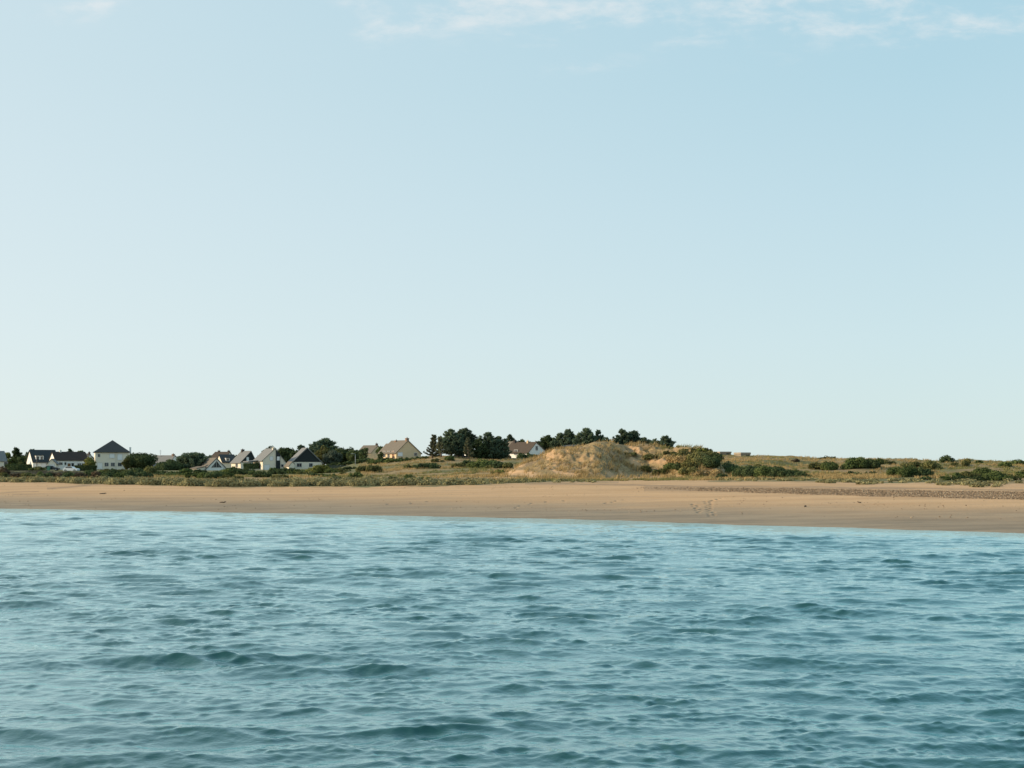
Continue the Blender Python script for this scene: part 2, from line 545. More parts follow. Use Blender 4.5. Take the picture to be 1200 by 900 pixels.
def build_terrain():
    us = np.concatenate([[-2600, -1500, -900, -600], np.linspace(-420, -40, 70)[:-1], np.arange(-40, 1240, 1.1), np.linspace(1242, 1620, 70), [1900, 2300, 3000, 4200]])
    ds = np.concatenate([[38, 45, 52, 57], np.arange(60, 118, 0.30), np.arange(118, 182, 0.42), np.arange(182, 218, 0.33), np.arange(218, 320, 0.8), np.arange(320, 470, 2.5),
                         [480, 500, 530, 570, 620, 700, 850, 1100, 1600, 2500, 4000, 7000]])
    U, D = np.meshgrid(us, ds)
    X, Y = wx(U, D), D
    Zt = terr(X.ravel(), Y.ravel()).reshape(X.shape)
    pit_shade = np.zeros_like(Zt)      # shade of the prints, painted in because the pits alone come out lit
    # footprints: small pits with a pushed-up rim
    for (a, b, s) in PITS:
        uc = 600 + F * a / b
        i0, i1 = np.searchsorted(us, [uc - 9, uc + 9])
        j0, j1 = np.searchsorted(ds, [b - 0.9, b + 0.9])
        xx, yy = X[j0:j1, i0:i1] - a, Y[j0:j1, i0:i1] - b
        r2 = (xx / 0.13) ** 2 + (yy / 0.28) ** 2
        pit_shade[j0:j1, i0:i1] = np.maximum(pit_shade[j0:j1, i0:i1], np.exp(-r2 * .7))
        Zt[j0:j1, i0:i1] += s * (-0.20 * np.exp(-r2) + 0.006 * np.exp(-(np.sqrt(r2) - 1.6) ** 2 * 3))
    nr, nc = X.shape
    idx = np.arange(nr * nc).reshape(nr, nc)
    faces = np.stack([idx[:-1, :-1], idx[:-1, 1:], idx[1:, 1:], idx[1:, :-1]], -1).reshape(-1, 4)
    V = np.stack([X, Y, Zt], -1).reshape(-1, 3)
    # cover masks: R plants, G wet plus print shade, B green share, A debris (stones, tide wrack) plus print shade
    u, d = U, D
    py = HOR + (CAM_H - Zt) * F / D
    vline = np.interp(u, [0, 60, 100, 150, 200, 250, 300, 400, 500, 560, 600, 700, 760, 800, 860, 900, 1000, 1100, 1200],
                      [564.5, 565.5, 567.5, 568, 569.5, 571, 570.5, 570.5, 569.5, 568.5, 567, 564.5, 562.5, 563.5, 564.5, 564, 565.5, 567, 567.5])
    dv = np.interp(u, KX, [np.interp(0.0, [-1], [0]) for _ in KX])
    nz = fbm(X / 3.0, Y / 2.2, 61, 4)
    veg = sstep(vline + nz * 7 - py, -0.6, 1.0)
    # bare sand on the dune: blown foot, slip faces
    ind = (u > 578) & (u < 862) & (d > 183) & (d < 225)
    bare = np.exp(-((u - 612) / 30) ** 2 - ((py - 556) / 7) ** 2) * .85 + np.exp(-((u - 772) / 10) ** 2 - ((py - 540) / 2.5) ** 2) * .8 \
        + np.exp(-((u - 838) / 12) ** 2 - ((py - 553) / 7) ** 2) * .8 + 0.5 * np.exp(-((u - 745) / 40) ** 2 - ((py - 556) / 6) ** 2)\
        + 0.35 * np.exp(-((u - 670) / 40) ** 2 - ((py - 556) / 6) ** 2)
    gul = fbm((X + 0.4 * Y) / 1.8, Y / 6, 71, 4)
    veg = np.where(ind, veg * np.clip(1 - sstep(bare + gul * 2.3, .15, .75), 0.05, 1), veg)
    # sandy path at the foot of the dune
    path = np.exp(-((py - 563.2) / 1.2) ** 2) * (u > 690) * (u < 830)
    veg = veg * (1 - 0.8 * np.clip(path, 0, 1))
    wet = 1 - sstep(Zt + fbm(X / 12, Y / 5, 81, 3) * 0.30, 0.10, 1.0)
    green = np.clip(0.5 + 1.8 * fbm(X / 14, Y / 9, 91, 4) + 0.25 * ((d > 330) & (u < 420)), 0, 1)
    green = np.where((u < 425) & (d > 215) & (d < 480), np.clip(green + .55, .6, 1), green)
    green = np.where(ind, green * 0.35 + 0.25 * (u > 790), green + .14 * (u > 862))
    deb = 0 * veg
    for xs, ys, wd, am in [([620, 700, 780, 860, 960, 1200], [566.5, 567.5, 569.5, 570.3, 571.2, 574.2], 1.0, .9), ([760, 860, 960, 1080, 1200], [571.5, 573.4, 576, 578.8, 581.4], 3.6, .75),
                           ([60, 80, 100, 118], [572.5, 571, 568.5, 566.5], 1.1, .9), ([0, 20, 40], [577.5, 576.5, 576], .6, .7), ([20, 48], [579.3, 579.0], .5, .7),
                           ([585, 620, 660, 700, 720], [565.5, 565, 564.8, 564.6, 565.2], 1.0, .8)]:
        line = np.interp(u, xs, ys)
        on = (u > xs[0] - 5) & (u < (xs[-1] + 5 if xs[-1] < 1190 else 1700))
        deb = np.maximum(deb, am * on * np.exp(-((py - line + nz * 2.0) / wd) ** 2))
    wet = np.clip(wet + pit_shade * 1.0, 0, 1)  # footprints borrow the wet sand colour as painted shade
    deb = np.maximum(deb, pit_shade * .75)  # and the dark debris colour, to deepen that shade
    A = np.stack([veg, wet, green, np.clip(deb, 0, 1)], -1).reshape(-1, 4)

    m, g = new_mat('shore_ground')
    at = g.n('ShaderNodeAttribute', attribute_name='cover')
    sep = g.n('ShaderNodeSeparateColor')
    g.link(at.outputs['Color'], sep.inputs[0])
    R, G, B = sep.outputs
    AL = at.outputs['Alpha']
    geo = g.n('ShaderNodeNewGeometry')
    P = geo.outputs['Position']
    n1 = g.noise(g.mapping(P, scale=(.035, .26, 1)), 1.0, 7, .66)
    n2 = g.noise(P, 2.6, 5, .65)
    n3 = g.noise(g.mapping(P, scale=(.13, .55, 1), loc=(4, 2, 0)), 1.0, 7, .70)
    n4 = g.noise(P, .33, 4, .6)
    sand = g.mix(g.smooth(n1, .35, .65), (.44, .272, .142), (.54, .345, .188))
    sand = g.mix(g.m('MULTIPLY', g.smooth(n2, .52, .72), .35), sand, (.40, .27, .16))
    sand = g.mix(g.m('MULTIPLY', g.smooth(n3, .54, .70), .6), sand, (.36, .245, .16))
    n5 = g.noise(g.mapping(P, scale=(.045, .55, 1), rot=(0, 0, radians(5))), 1.0, 7, .7)
    sand = g.mix(g.m('MULTIPLY', g.smooth(n5, .55, .66), .5), sand, (.33, .23, .155))
    wets = g.mix(g.smooth(n3, .35, .65), (.185, .140, .090), (.29, .220, .143))
    sand = g.mix(g.m('MULTIPLY', G, .97), sand, wets)
    debc = g.mix(g.smooth(n2, .4, .6), (.12, .085, .055), (.26, .185, .12))
    sand = g.mix(g.m('MULTIPLY', AL, g.smooth(n2, .30, .58)), sand, debc)
    dry = g.mix(g.smooth(n2, .32, .68), (.155, .105, .053), (.36, .26, .122))
    dry = g.mix(g.m('MULTIPLY', g.smooth(n4, .5, .68), .6), dry, (.20, .140, .095))
    grn = g.mix(g.smooth(n2, .3, .7), (.070, .075, .030), (.19, .175, .075))
    veg_c = g.mix(g.smooth(g.m('ADD', B, g.m('MULTIPLY', g.m('SUBTRACT', n2, .5), .8)), .42, .80), dry, grn)
    c = g.mix(R, sand, veg_c)
    h = g.m('ADD', g.m('MULTIPLY', n3, .5), n2)
    rough = g.m('SUBTRACT', .95, g.m('MULTIPLY', G, .25))
    bsdf_out(g, c, rough, bump(g, h, .55, .10), .25)
    o = mesh_np('beach_and_dune_ground', V, faces, m, smooth=True, attr={'cover': A})
    tag(o, 'sandy beach rising to grassy dunes behind the water', 'ground', kind='structure')
    return o


build_terrain()


# ------------------------------------------------------------------ sea
def build_sea():
    ys = np.concatenate([np.arange(591, 600, .30), np.arange(600, 660, .23), np.arange(660, 730, .32), np.arange(730, 905, .48), np.arange(905, 1300, 4)])[::-1]
    ds = CAM_H * F / (ys - HOR)
    us = np.concatenate([np.linspace(-1500, -520, 120)[:-1], np.linspace(-520, -30, 160)[:-1], np.arange(-30, 1231, 1.7), np.linspace(1233, 1720, 160), np.linspace(1726, 2700, 120)])
    U, D = np.meshgrid(us, ds)
    X, Y = wx(U, D), D.copy()
    step = np.gradient(ds)[:, None]
    rng = np.random.default_rng(23)
    dw = np.interp(U, [-520, 0, 300, 600, 900, 1200, 1720], [125, 109.5, 100, 90, 79.5, 70, 60])
    calm = 0.34 + 0.66 * sstep(dw - Y, 1.0, 18.0)
    swell = 0.25 + 0.75 * sstep(dw - Y, 0.0, 12.0)
    main = radians(-97)
    X32, Y32 = X.astype(np.float32), Y.astype(np.float32)
    H = np.zeros_like(X); DX = np.zeros_like(X); DY = np.zeros_like(X)
    # five bands of wind waves; each comes in groups of its own, so the chop stays irregular
    for bi, (l0, l1, n, slope, spread, off) in enumerate([(2.0, 4.2, 14, .0185, 14, -7), (1.05, 2.0, 28, .0300, 15, 6), (.55, 1.05, 36, .0255, 17, -9), (.28, .55, 40, .0225, 24, 8), (.13, .28, 40, .0215, 42, 0)]):
        sc = 2.4 * math.sqrt(l0 * l1)
        env = np.clip(.20 + 3.6 * (fbm(X / (sc * 1.2) + 7 * bi, Y / sc, 201 + bi, 3) + .20), .15, 2.1)
        env *= .80 + .9 * fbm(X / 16, Y / 11, 231, 2) + .1
        hb = np.zeros_like(X32); xb = np.zeros_like(X32); yb = np.zeros_like(X32)
        for _ in range(n):
            l = math.exp(rng.uniform(math.log(l0), math.log(l1)))
            t = main + radians(off) + rng.normal(0, radians(spread))
            p = rng.uniform(0, 2 * pi)
            k = 2 * pi / l
            w = sstep(l / np.abs(step), 1.3, 2.6).astype(np.float32)
            arg = np.float32(k * cos(t)) * X32 + np.float32(k * sin(t)) * Y32 + np.float32(p)
            amp = np.float32(slope / k) * w
            hb += amp * np.sin(arg)
            c = np.cos(arg) * amp
            xb += c * cos(t); yb += c * sin(t)
        H += hb * env; DX += xb * env * .72; DY += yb * env * .72
    X2 = X + DX * calm; Y2 = Y + DY * calm
    Hs = H * calm * swell
    nr, nc = X.shape
    idx = np.arange(nr * nc).reshape(nr, nc)
    faces = np.stack([idx[:-1, :-1], idx[:-1, 1:], idx[1:, 1:], idx[1:, :-1]], -1).reshape(-1, 4)
    V = np.stack([X2, Y2, Hs], -1).reshape(-1, 3)
    # the open sea around, a few decimetres lower so that it never pokes through
    b = len(V)
    R = 9000
    ring = np.array([(-R, -R, -.45), (R, -R, -.45), (R, R, -.45), (-R, R, -.45)])
    V = np.concatenate([V, ring])
    faces = np.concatenate([faces, [[b, b + 1, b + 2, b + 3]]])
    shal = np.concatenate([(1 - sstep(dw - Y, -1.0, 3.0)).ravel(), np.zeros(4)])
    At = np.stack([shal, shal, shal, shal * 0 + 1], -1)
    m, g = new_mat('sea_water')
    geo = g.n('ShaderNodeNewGeometry')
    P = geo.outputs['Position']
    at = g.n('ShaderNodeAttribute', attribute_name='shallow')
    n1 = g.noise(g.mapping(P, scale=(1.6, 2.6, 1), rot=(0, 0, radians(8))), 1.0, 4, .6, .4)
    n2 = g.noise(g.mapping(P, scale=(9.0, 13.0, 1), rot=(0, 0, radians(-12))), 1.0, 3, .55, .3)
    hh = g.m('ADD', g.m('MULTIPLY', n1, 1.0), g.m('MULTIPLY', n2, .28))
    deep = g.mix(g.noise(P, .11, 3, .5), (.010, .058, .060), (.018, .080, .082))
    c = g.mix(g.m('MULTIPLY', at.outputs['Fac'], .8), deep, (.20, .17, .12))
    nrm = bump(g, hh, .42, .06)
    lw = g.n('ShaderNodeLayerWeight')      # facing-based reflectance curve of rippled water
    lw.inputs['Blend'].default_value = 0.5
    g.link(nrm, lw.inputs['Normal'])
    fr = g.m('MULTIPLY_ADD', g.m('POWER', lw.outputs['Facing'], 2.6), .98, .02)
    df_ = g.n('ShaderNodeBsdfDiffuse'); g.link(c, df_.inputs[0])
    gl = g.n('ShaderNodeBsdfGlossy')
    gl.inputs['Color'].default_value = (.83, .99, .985, 1)
    gl.inputs['Roughness'].default_value = .05
    g.link(nrm, gl.inputs['Normal'])
    ms = g.n('ShaderNodeMixShader')
    g.link(fr, ms.inputs[0]); g.link(df_.outputs[0], ms.inputs[1]); g.link(gl.outputs[0], ms.inputs[2])
    g.link(ms.outputs[0], g.n('ShaderNodeOutputMaterial').inputs[0])
    o = mesh_np('sea_water', V, faces, m, smooth=True, attr={'shallow': At})
    tag(o, 'choppy teal sea water in front of the beach', 'water', kind='structure')


build_sea()


# ------------------------------------------------------------------ foliage builders
def leaf_quads(C, Nrm, size, aspect=1.0, rng=RNG, along=None, jit=.42):
    """one quad per point: C centres, Nrm rough facing, optional long axis"""
    n = len(C)
    Nrm = Nrm + rng.normal(0, jit, (n, 3))
    Nrm /= np.linalg.norm(Nrm, axis=1, keepdims=True) + 1e-9
    r = rng.normal(0, 1, (n, 3)) if along is None else along + rng.normal(0, .35, (n, 3))
    a = r - (r * Nrm).sum(1, keepdims=True) * Nrm
    a /= np.linalg.norm(a, axis=1, keepdims=True) + 1e-9
    b = np.cross(Nrm, a)
    s = (size * rng.uniform(.6, 1.3, n))[:, None]
    a = a * s * aspect; b = b * s
    V = np.stack([C - a, C - b * .8, C + a, C + b * .8], 1).reshape(-1, 3)
    return V, np.arange(4 * n).reshape(n, 4)


def blob_leaves(blobs, size, cover, rng, aspect=1.2, floor=None, jit=.42):
    Vs, Fs, off = [], [], 0
    for (cx, cy, cz, rx, ry, rz) in blobs:
        area = 4 * pi * ((rx * ry) ** 1.6 / 3 + (rx * rz) ** 1.6 / 3 + (ry * rz) ** 1.6 / 3) ** (1 / 1.6)
        n = max(10, int(cover * area / (size * size * 2 * aspect)))
        q = rng.normal(0, 1, (n, 3)); q /= np.linalg.norm(q, axis=1, keepdims=True)
        rad = rng.uniform(.62, 1.10, (n, 1))
        C = q * rad * (rx, ry, rz) + (cx, cy, cz)
        if floor is not None:
            keep = C[:, 2] > floor
            C, q = C[keep], q[keep]
        V, Fc = leaf_quads(C, q / np.array((rx, ry, rz)) * min(rx, ry, rz), size, aspect, rng, None, jit)
        Vs.append(V); Fs.append(Fc + off); off += len(V)
    return np.concatenate(Vs), np.concatenate(Fs)


def bush_mesh(w, dp, h, rng, size):
    blobs = []
    n = int(np.clip(5 + w * 1.6, 6, 22))
    for k in range(n):
        a = rng.uniform(0, 2 * pi); r = math.sqrt(rng.uniform(0, 1)) * .78
        x, y = cos(a) * r * w / 2, sin(a) * r * dp / 2
        top = h * (1 - .62 * r ** 2.2) * rng.uniform(.78, 1.04)
        rr = min(h * .42, w * .26) * rng.uniform(.7, 1.15)
        z = max(top - rr, rr * .3)
        blobs.append((x, y, z, rr * 1.15, rr * 1.15, rr))
        if z > rr * 1.2:
            blobs.append((x, y, z * .45, rr * 1.2, rr * 1.2, z * .5))
    return blob_leaves(blobs, size, 1.15, rng, 1.25, floor=-.12 * h)


def bush(px, ytop, ybase, w, leaf, label, d=None, name='bush', cat='bush', group=None, dp=None):
    if d is None:
        d = find_d(px, ybase)
    X = wx(px, d)
    z0 = float(terr(X, d))
    W = 1.28 * w * d / F
    h = max(wz(ytop, d) - z0, .35)
    rng = np.random.default_rng(int(px * 13 + ytop * 7))
    V, Fc = bush_mesh(W, dp or min(W, max(h * 1.6, W * .6)), h, rng, max(.10, d * .00062))
    o = mesh_np(name, V, Fc, LEAF[leaf])
    o.location = (X, d + .3, z0)
    tag(o, label, cat, group)
    return o


def hedge(px0, px1, ytop, ybase, d, leaf, label, depth=1.6):
    X0, X1 = wx(px0, d), wx(px1, d)
    z0 = float(terr((X0 + X1) / 2, d)); z1 = wz(ytop, d)
    z0 = min(z0, wz(ybase, d))
    rng = np.random.default_rng(int(px0 * 3 + 1))
    L, h = X1 - X0, z1 - z0
    n = int((L * h * 2 + L * depth + depth * h * 2) / .022)
    C = rng.uniform(-.5, .5, (n, 3))
    ax = rng.choice([0, 1, 2], n, p=[.1, .55, .35])
    Nn = np.zeros((n, 3))
    sg = np.where(rng.random(n) < .5, -1., 1.); sg[ax == 2] = 1
    C[np.arange(n), ax] = sg * .5
    Nn[np.arange(n), ax] = sg
    C = C * (L, depth, h) + rng.normal(0, .06, (n, 3)); C[:, 2] += h / 2
    V, Fc = leaf_quads(C, Nn, .16, 1.2, rng)
    core = MB().box(-L / 2 + .1, L / 2 - .1, -depth / 2 + .1, depth / 2 - .1, -.2, h - .1)
    cv = np.array(core.v); cf = np.array(core.f)
    o = mesh_np('hedge', np.concatenate([V, cv]), np.concatenate([Fc, cf + len(V)]), LEAF[leaf])
    o.location = ((X0 + X1) / 2, d, z0)
    return tag(o, label, 'hedge')


def tree(px, w, ytop, d, style, leaf, label, name=None, group=None, base=.22, lean=0.0):
    rng = np.random.default_rng(int(px * 31 + ytop * 17 + d))
    X = wx(px, d)
    z0 = float(terr(X, d))
    Hh = wz(ytop, d) - z0
    W = w * d / F * (1.32 if style == 'pine' else 1)
    nm = name or {'pine': 'pine_tree', 'conifer': 'conifer_tree', 'broad': 'broadleaf_tree', 'dome': 'clipped_tree'}[style]
    root = empty(nm, (X, d, z0 - .1), 0, label, 'tree', group)
    tr = MB()
    r0 = .035 * Hh + .05
    tp = [(lean * Hh * t * t + .06 * W * sin(3 * t + px), .04 * W * sin(4 * t), Hh * t * .93) for t in np.linspace(0, 1, 7)]
    tr.tube(tp, [r0 * (1 - .85 * t) + .02 for t in np.linspace(0, 1, 7)], 7)
    at = lambda t: np.array([np.interp(t, np.linspace(0, 1, 7), [p[i] for p in tp]) for i in range(3)])
    Vs, Fs, off = [], [], 0
    size = max(.12, d * .00055)
    if style in ('pine', 'conifer'):
        nb = int(np.clip(56 + W * 10, 66, 150)) if style == 'pine' else int(np.clip(20 + Hh * 3, 26, 52))
        leaders = [(0.0, 0.0, 1.0)]
        if style == 'pine':
            nl = 2 + int(W > 3.5) + int(W > 5)
            sg = 1 if rng.random() < .5 else -1
            for q in range(nl):
                leaders.append((sg * (-1) ** q * rng.uniform(.16, .30) * W, rng.uniform(-.22, .22) * W, rng.uniform(.70, .93)))
        for k in range(nb):
            lx, ly, lh = leaders[0] if rng.random() < .42 else leaders[rng.integers(len(leaders))]
            t = base + (1 - base) * ((k + rng.uniform(0, 1)) / nb)
            s = (t - base) / (1 - base)
            if style == 'pine':
                env = max(.10, (1 - s ** 2.0)) * (.85 if s < .10 else 1.0) * (1.0 if lx == 0 else .74)
                t *= lh
            else:
                env = max(.12, (1 - s) ** .8) * (.9 if s > .05 else .7) * 1.25
            env *= rng.uniform(.45, 1.30)
            a = k * 2.39996 + rng.uniform(-.4, .4)
            L = env * W / 2
            rise = L * (.18 + .40 * s) + rng.uniform(-.05, .22) * L
            p0 = at(max(.04, min(.96, t - .55 * rise / Hh)))
            fr_ = min(1, s * 2.2 + .15)
            p0 = p0 + np.array([lx, ly, 0]) * fr_
            dirv = np.array([cos(a), sin(a), 0])
            tip = p0 + dirv * L + (0, 0, rise)
            tip[2] = min(tip[2], Hh * lh * rng.uniform(.93, 1.02))
            mid = p0 + dirv * L * .55 + (0, 0, rise * .35)
            tr.tube([p0, mid, tip], [.05 + .012 * L, .03 + .008 * L, .015], 4)
            nblob = 2 + int(L > 1.0) + int(L > 1.9)
            for j in range(nblob):
                f = 1 - j / (nblob + .3)
                c = p0 + (mid - p0) * min(1, f * 2) if f < .5 else mid + (tip - mid) * (f - .5) * 2
                rb = (.118 * W if style == 'pine' else .15 * W) * rng.uniform(.6, 1.0) * (.62 + .38 * (1 - f))
                rb = np.clip(rb, .22, .80)
                n = int(14 + 48 * rb * rb / (size * 4))
                n = min(n, 110)
                q = rng.normal(0, 1, (n, 3)); q /= np.linalg.norm(q, axis=1, keepdims=True)
                up = dirv * .8 + (0, 0, .75)
                C = c + q * rb * rng.uniform(.3, 1.0, (n, 1)) * (1.15, 1.15, .62) + up * rng.uniform(-.2, .5, (n, 1)) * rb
                V, Fc = leaf_quads(C, q, size * .82, 2.3, rng, along=np.tile(up, (n, 1)) + q * .6)
                Vs.append(V); Fs.append(Fc + off); off += len(V)
    else:
        blobs = []
        nb = int(np.clip(12 + W * 2.6, 14, 40))
        W *= 1.10
        cz0 = Hh * base * .6
        for k in range(nb):
            q = rng.normal(0, 1, 3); q /= np.linalg.norm(q)
            if style == 'dome':
                q[2] = abs(q[2])
            rr = W * rng.uniform(.13, .21)
            rad = math.sqrt(rng.uniform(.30, 1.0))
            half = (Hh - cz0) / 2
            if style == 'dome':
                c = np.array([q[0] * (W / 2 - rr) * rad, q[1] * (W / 2 - rr) * rad, cz0 + q[2] * (Hh - cz0 - rr) * rad])
            else:
                c = np.array([q[0] * (W / 2 - rr * .8) * rad, q[1] * (W / 2 - rr * .8) * rad, cz0 + half + q[2] * (half - rr * .7) * rad])
            c[2] = max(c[2], rr * .5)
            c = c + (lean * c[2], 0, 0)
            blobs.append((*c, rr * 1.1, rr * 1.1, rr * .9))
            tr.tube([at(min(.9, c[2] / Hh * .6)), (np.array(at(.5)) + c) / 2, c], [.08, .05, .02], 4)
        V, Fc = blob_leaves(blobs, size, 1.35, rng, 1.25, floor=0.0)
        Vs.append(V); Fs.append(Fc)
    mesh_np('crown', np.concatenate(Vs), np.concatenate(Fs), LEAF[leaf], root)
    tr.build('trunk', M['bark'], root, True)
    return root


# ------------------------------------------------------------------ house builders
def window_part(root, face, a, z, w, h, L, xl, xr, pane='glass', name='window', off=0.0):
    """face: 'front' (y=0), 'left' (x=-xl) or 'right' (x=xr); a = position along the face"""
    def place(mb, a0, a1, z0, z1, o0, o1):
        if face == 'front':
            mb.box(a0, a1, -o1 - off, -o0 - off, z0, z1)
        elif face == 'left':
            mb.box(-xl - o1, -xl - o0, a0, a1, z0, z1)
        else:
            mb.box(xr + o0, xr + o1, a0, a1, z0, z1)
    f = MB()
    t = min(.09, w * .14)
    place(f, a - w / 2 - t, a - w / 2, z - t, z + h + t, .003, .07)
    place(f, a + w / 2, a + w / 2 + t, z - t, z + h + t, .003, .07)
    place(f, a - w / 2, a + w / 2, z + h, z + h + t, .003, .07)
    place(f, a - w / 2, a + w / 2, z - t, z, .003, .10)
    if w > .9 and pane == 'glass':
        place(f, a - .03, a + .03, z, z + h, .03, .065)
    fr = f.build(name, M['frame'], root)
    p = MB()
    place(p, a - w / 2, a + w / 2, z, z + h, .004, .026)
    p.build('pane' if pane == 'glass' else 'panel', M[pane], fr)
    return fr


def gable_house(name, label, loc, rz, xl, xr, hl, hr, hp, L, wall, roof, chim=(), wins=(), clad=None, barge=None, ov=.35, group=None, cat='house'):
    """front gable on y=0 with the ridge running back along +y; apex above the local origin"""
    root = empty(name, loc, rz, label, cat, group)
    MB().prism([(-xl, -2.0), (xr, -2.0), (xr, hr), (0, hp), (-xl, hl)], 0, L).build('wall', M[wall], root)
    sl, sr = (hp - hl) / xl, (hp - hr) / xr
    t, e = .20, .012
    rf = MB()
    rf.prism([(0, hp + e), (0, hp + e + t), (-xl - ov, hl - sl * ov + e + t), (-xl - ov, hl - sl * ov + e)], -ov * .6, L + ov * .6)
    rf.prism([(0.002, hp + e + t), (0.002, hp + e), (xr + ov, hr - sr * ov + e), (xr + ov, hr - sr * ov + e + t)], -ov * .6, L + ov * .6)
    ro = rf.build('roof', M[roof], root)
    for c in chim:
        cx, cy, w, dpt, top, mat = c
        zb = hp - (sl * -cx if cx < 0 else sr * cx) - .25
        mb = MB().box(cx - w / 2, cx + w / 2, cy - dpt / 2, cy + dpt / 2, zb, hp + top)
        mb.box(cx - w / 2 - .07, cx + w / 2 + .07, cy - dpt / 2 - .07, cy + dpt / 2 + .07, hp + top + .002, hp + top + .14)
        mb.tube([(cx, cy, hp + top + .14), (cx, cy, hp + top + .42)], .13, 7)
        mb.build('chimney', M[mat], ro)
    if clad:
        zc, mat = clad
        xa = -xl if zc <= hl else -(hp - zc) / sl
        xb = xr if zc <= hr else (hp - zc) / sr
        prof = [(xa + .02, zc), (xb - .02, zc)] + ([(xr - .02, hr - .03)] if zc < hr else []) + [(0, hp - .03)] + ([(-xl + .02, hl - .03)] if zc < hl else [])
        MB().prism(prof, -.05, -.004).build('gable_cladding', M[mat], root)
    if barge:
        bm = MB()
        for s, xe, he, sp in ((-1, xl, hl, sl), (1, xr, hr, sr)):
            p = [(0, hp - .12), (0, hp + .26), (s * (xe + ov + .05), he - sp * ov + .26), (s * (xe + ov + .05), he - sp * ov - .12)]
            if s > 0:
                p = [(x + .002, z) for x, z in p[::-1]]
            bm.prism(p, -ov * .6 - .08, -ov * .6 - .004)
        bm.build('bargeboard', M[barge], root)
    for wn in wins:
        face, a, z, w, h = wn[:5]
        window_part(root, face, a, z, w, h, L, xl, xr, *(wn[5:]), off=(.05 if clad and face == 'front' and z >= clad[0] else 0))
    return root


def from_gable(name, label, apex, left, right, ybase, d, th, L, wall, roof, **kw):
    """house turned by th degrees, laid out from the bearing of its gable's corners"""
    s = d / F
    th = th + math.degrees(math.atan((600 - apex[0]) / F))      # th is measured from the line of sight
    c, sn = cos(radians(th)), sin(radians(th))
    z0 = wz(ybase, d)
    X0 = wx(apex[0], d)
    along = lambda p: ((p - 600) / F * d - X0) / (c - (p - 600) / F * sn)
    xl, xr = -along(left[0]), along(right[0])
    hl, hr, hp = (ybase - left[1]) * s, (ybase - right[1]) * s, (ybase - apex[1]) * s
    return gable_house(name, label, (wx(apex[0], d), d, z0), radians(th), xl, xr, hl, hr, hp, L, wall, roof, **kw)


def from_eave(name, label, px0, px1, yridge, yeave, ybase, d, W, phi, wall, roof, **kw):
    """house whose long eave side faces the water; its front gable looks left"""
    phi = phi + math.degrees(math.atan((600 - px0) / F))
    th = radians(-90 + phi)
    s = d / F
    q = (px1 - 600) / F
    L = (q * d - wx(px0, d)) / (cos(radians(phi)) - q * sin(radians(phi)))
    z0 = wz(ybase, d)
    he = (ybase - yeave) * s
    hp = wz(yridge, d + W / 2) - z0
    loc = (wx(px0, d) - W / 2 * cos(th), d - W / 2 * sin(th), z0)
    return gable_house(name, label, loc, th, W / 2, W / 2, he, he, hp, L, wall, roof, **kw)


def dormer(root, y0, y1, xface, z0, z1, mat, roofmat, n=2):
    """flat-fronted dormer on the right roof slope of an eave house (local +x faces the water)"""
    d_ = MB().box(xface - 2.2, xface, y0, y1, z0, z1).build('dormer', M[mat], root)
    MB().box(xface - 2.3, xface + .15, y0 - .12, y1 + .12, z1 + .002, z1 + .14).build('dormer_roof', M[roofmat], d_)
    w = (y1 - y0) / n
    for k in range(n):
        a = y0 + w * (k + .5)
        MB().box(xface + .003, xface + .04, a - w * .28, a + w * .28, z0 + .3, z1 - .25).build('pane', M['glass'], d_)


s38 = 380 / F
# grey house cut by the left edge
h = from_eave('grey_house', 'grey roofed house cut off by the left edge of the view', -28, 7.5, 529, 540, 549, 372, 8, 10, 'cream', 'slate_grey', wins=[('right', 8.7, .9, 1.0, 1.1)])
# white house with dark slate roof and dormer
h = from_eave('slate_roof_house', 'white house with long dark slate roof and small double dormer', 38.6, 68, 527.8, 541.2, 550, 378, 8.4, 13, 'white', 'slate',
              wins=[('right', 3.2, .6, 1.4, 1.3, 'white_paint', 'shutter'), ('right', 6.0, .6, 1.0, 1.2)])
dormer(h, 1.0, 3.4, 3.6, 2.55, 4.35, 'white', 'slate')
# low white house with brown roof
h = from_eave('brown_roof_house', 'low white bungalow with dark brown roof right of the slate roofed house', 65, 103, 530, 539, 551, 372, 7.5, 14, 'white', 'dark_brown_tile',
              wins=[('right', 1.6, 1.7, 1.0, .7), ('right', 3.0, 1.7, .5, .7), ('right', 4.1, .1, .9, 2.0, 'wood', 'door'), ('right', 5.2, .3, .7, 1.9), ('right', 7.2, .7, 1.0, 1.4), ('right', 8.5, .7, 1.0, 1.4)],
              chim=[(0, 2.4, .7, .6, .5, 'white')])
w_ = gable_house('garage_annex', 'small cream annex with pale roof between slate roofed and brown roofed houses', (wx(60.5, 368), 368, wz(550, 368)), radians(8), 1.2, 1.35, 1.8, 1.8, 3.1, 3.0, 'cream', 'slate_grey',
                 wins=[('front', 0, 0, 1.5, 1.5, 'white_paint', 'garage_door')], cat='annex')
g_ = from_gable('cottage', 'small white gabled cottage peeping out behind the brown roofed bungalow', (105.5, 532), (102.8, 538), (111, 541), 549, 420, 25, 7, 'white', 'slate', chim=[(0, .6, .6, .5, .5, 'dark_brick')])


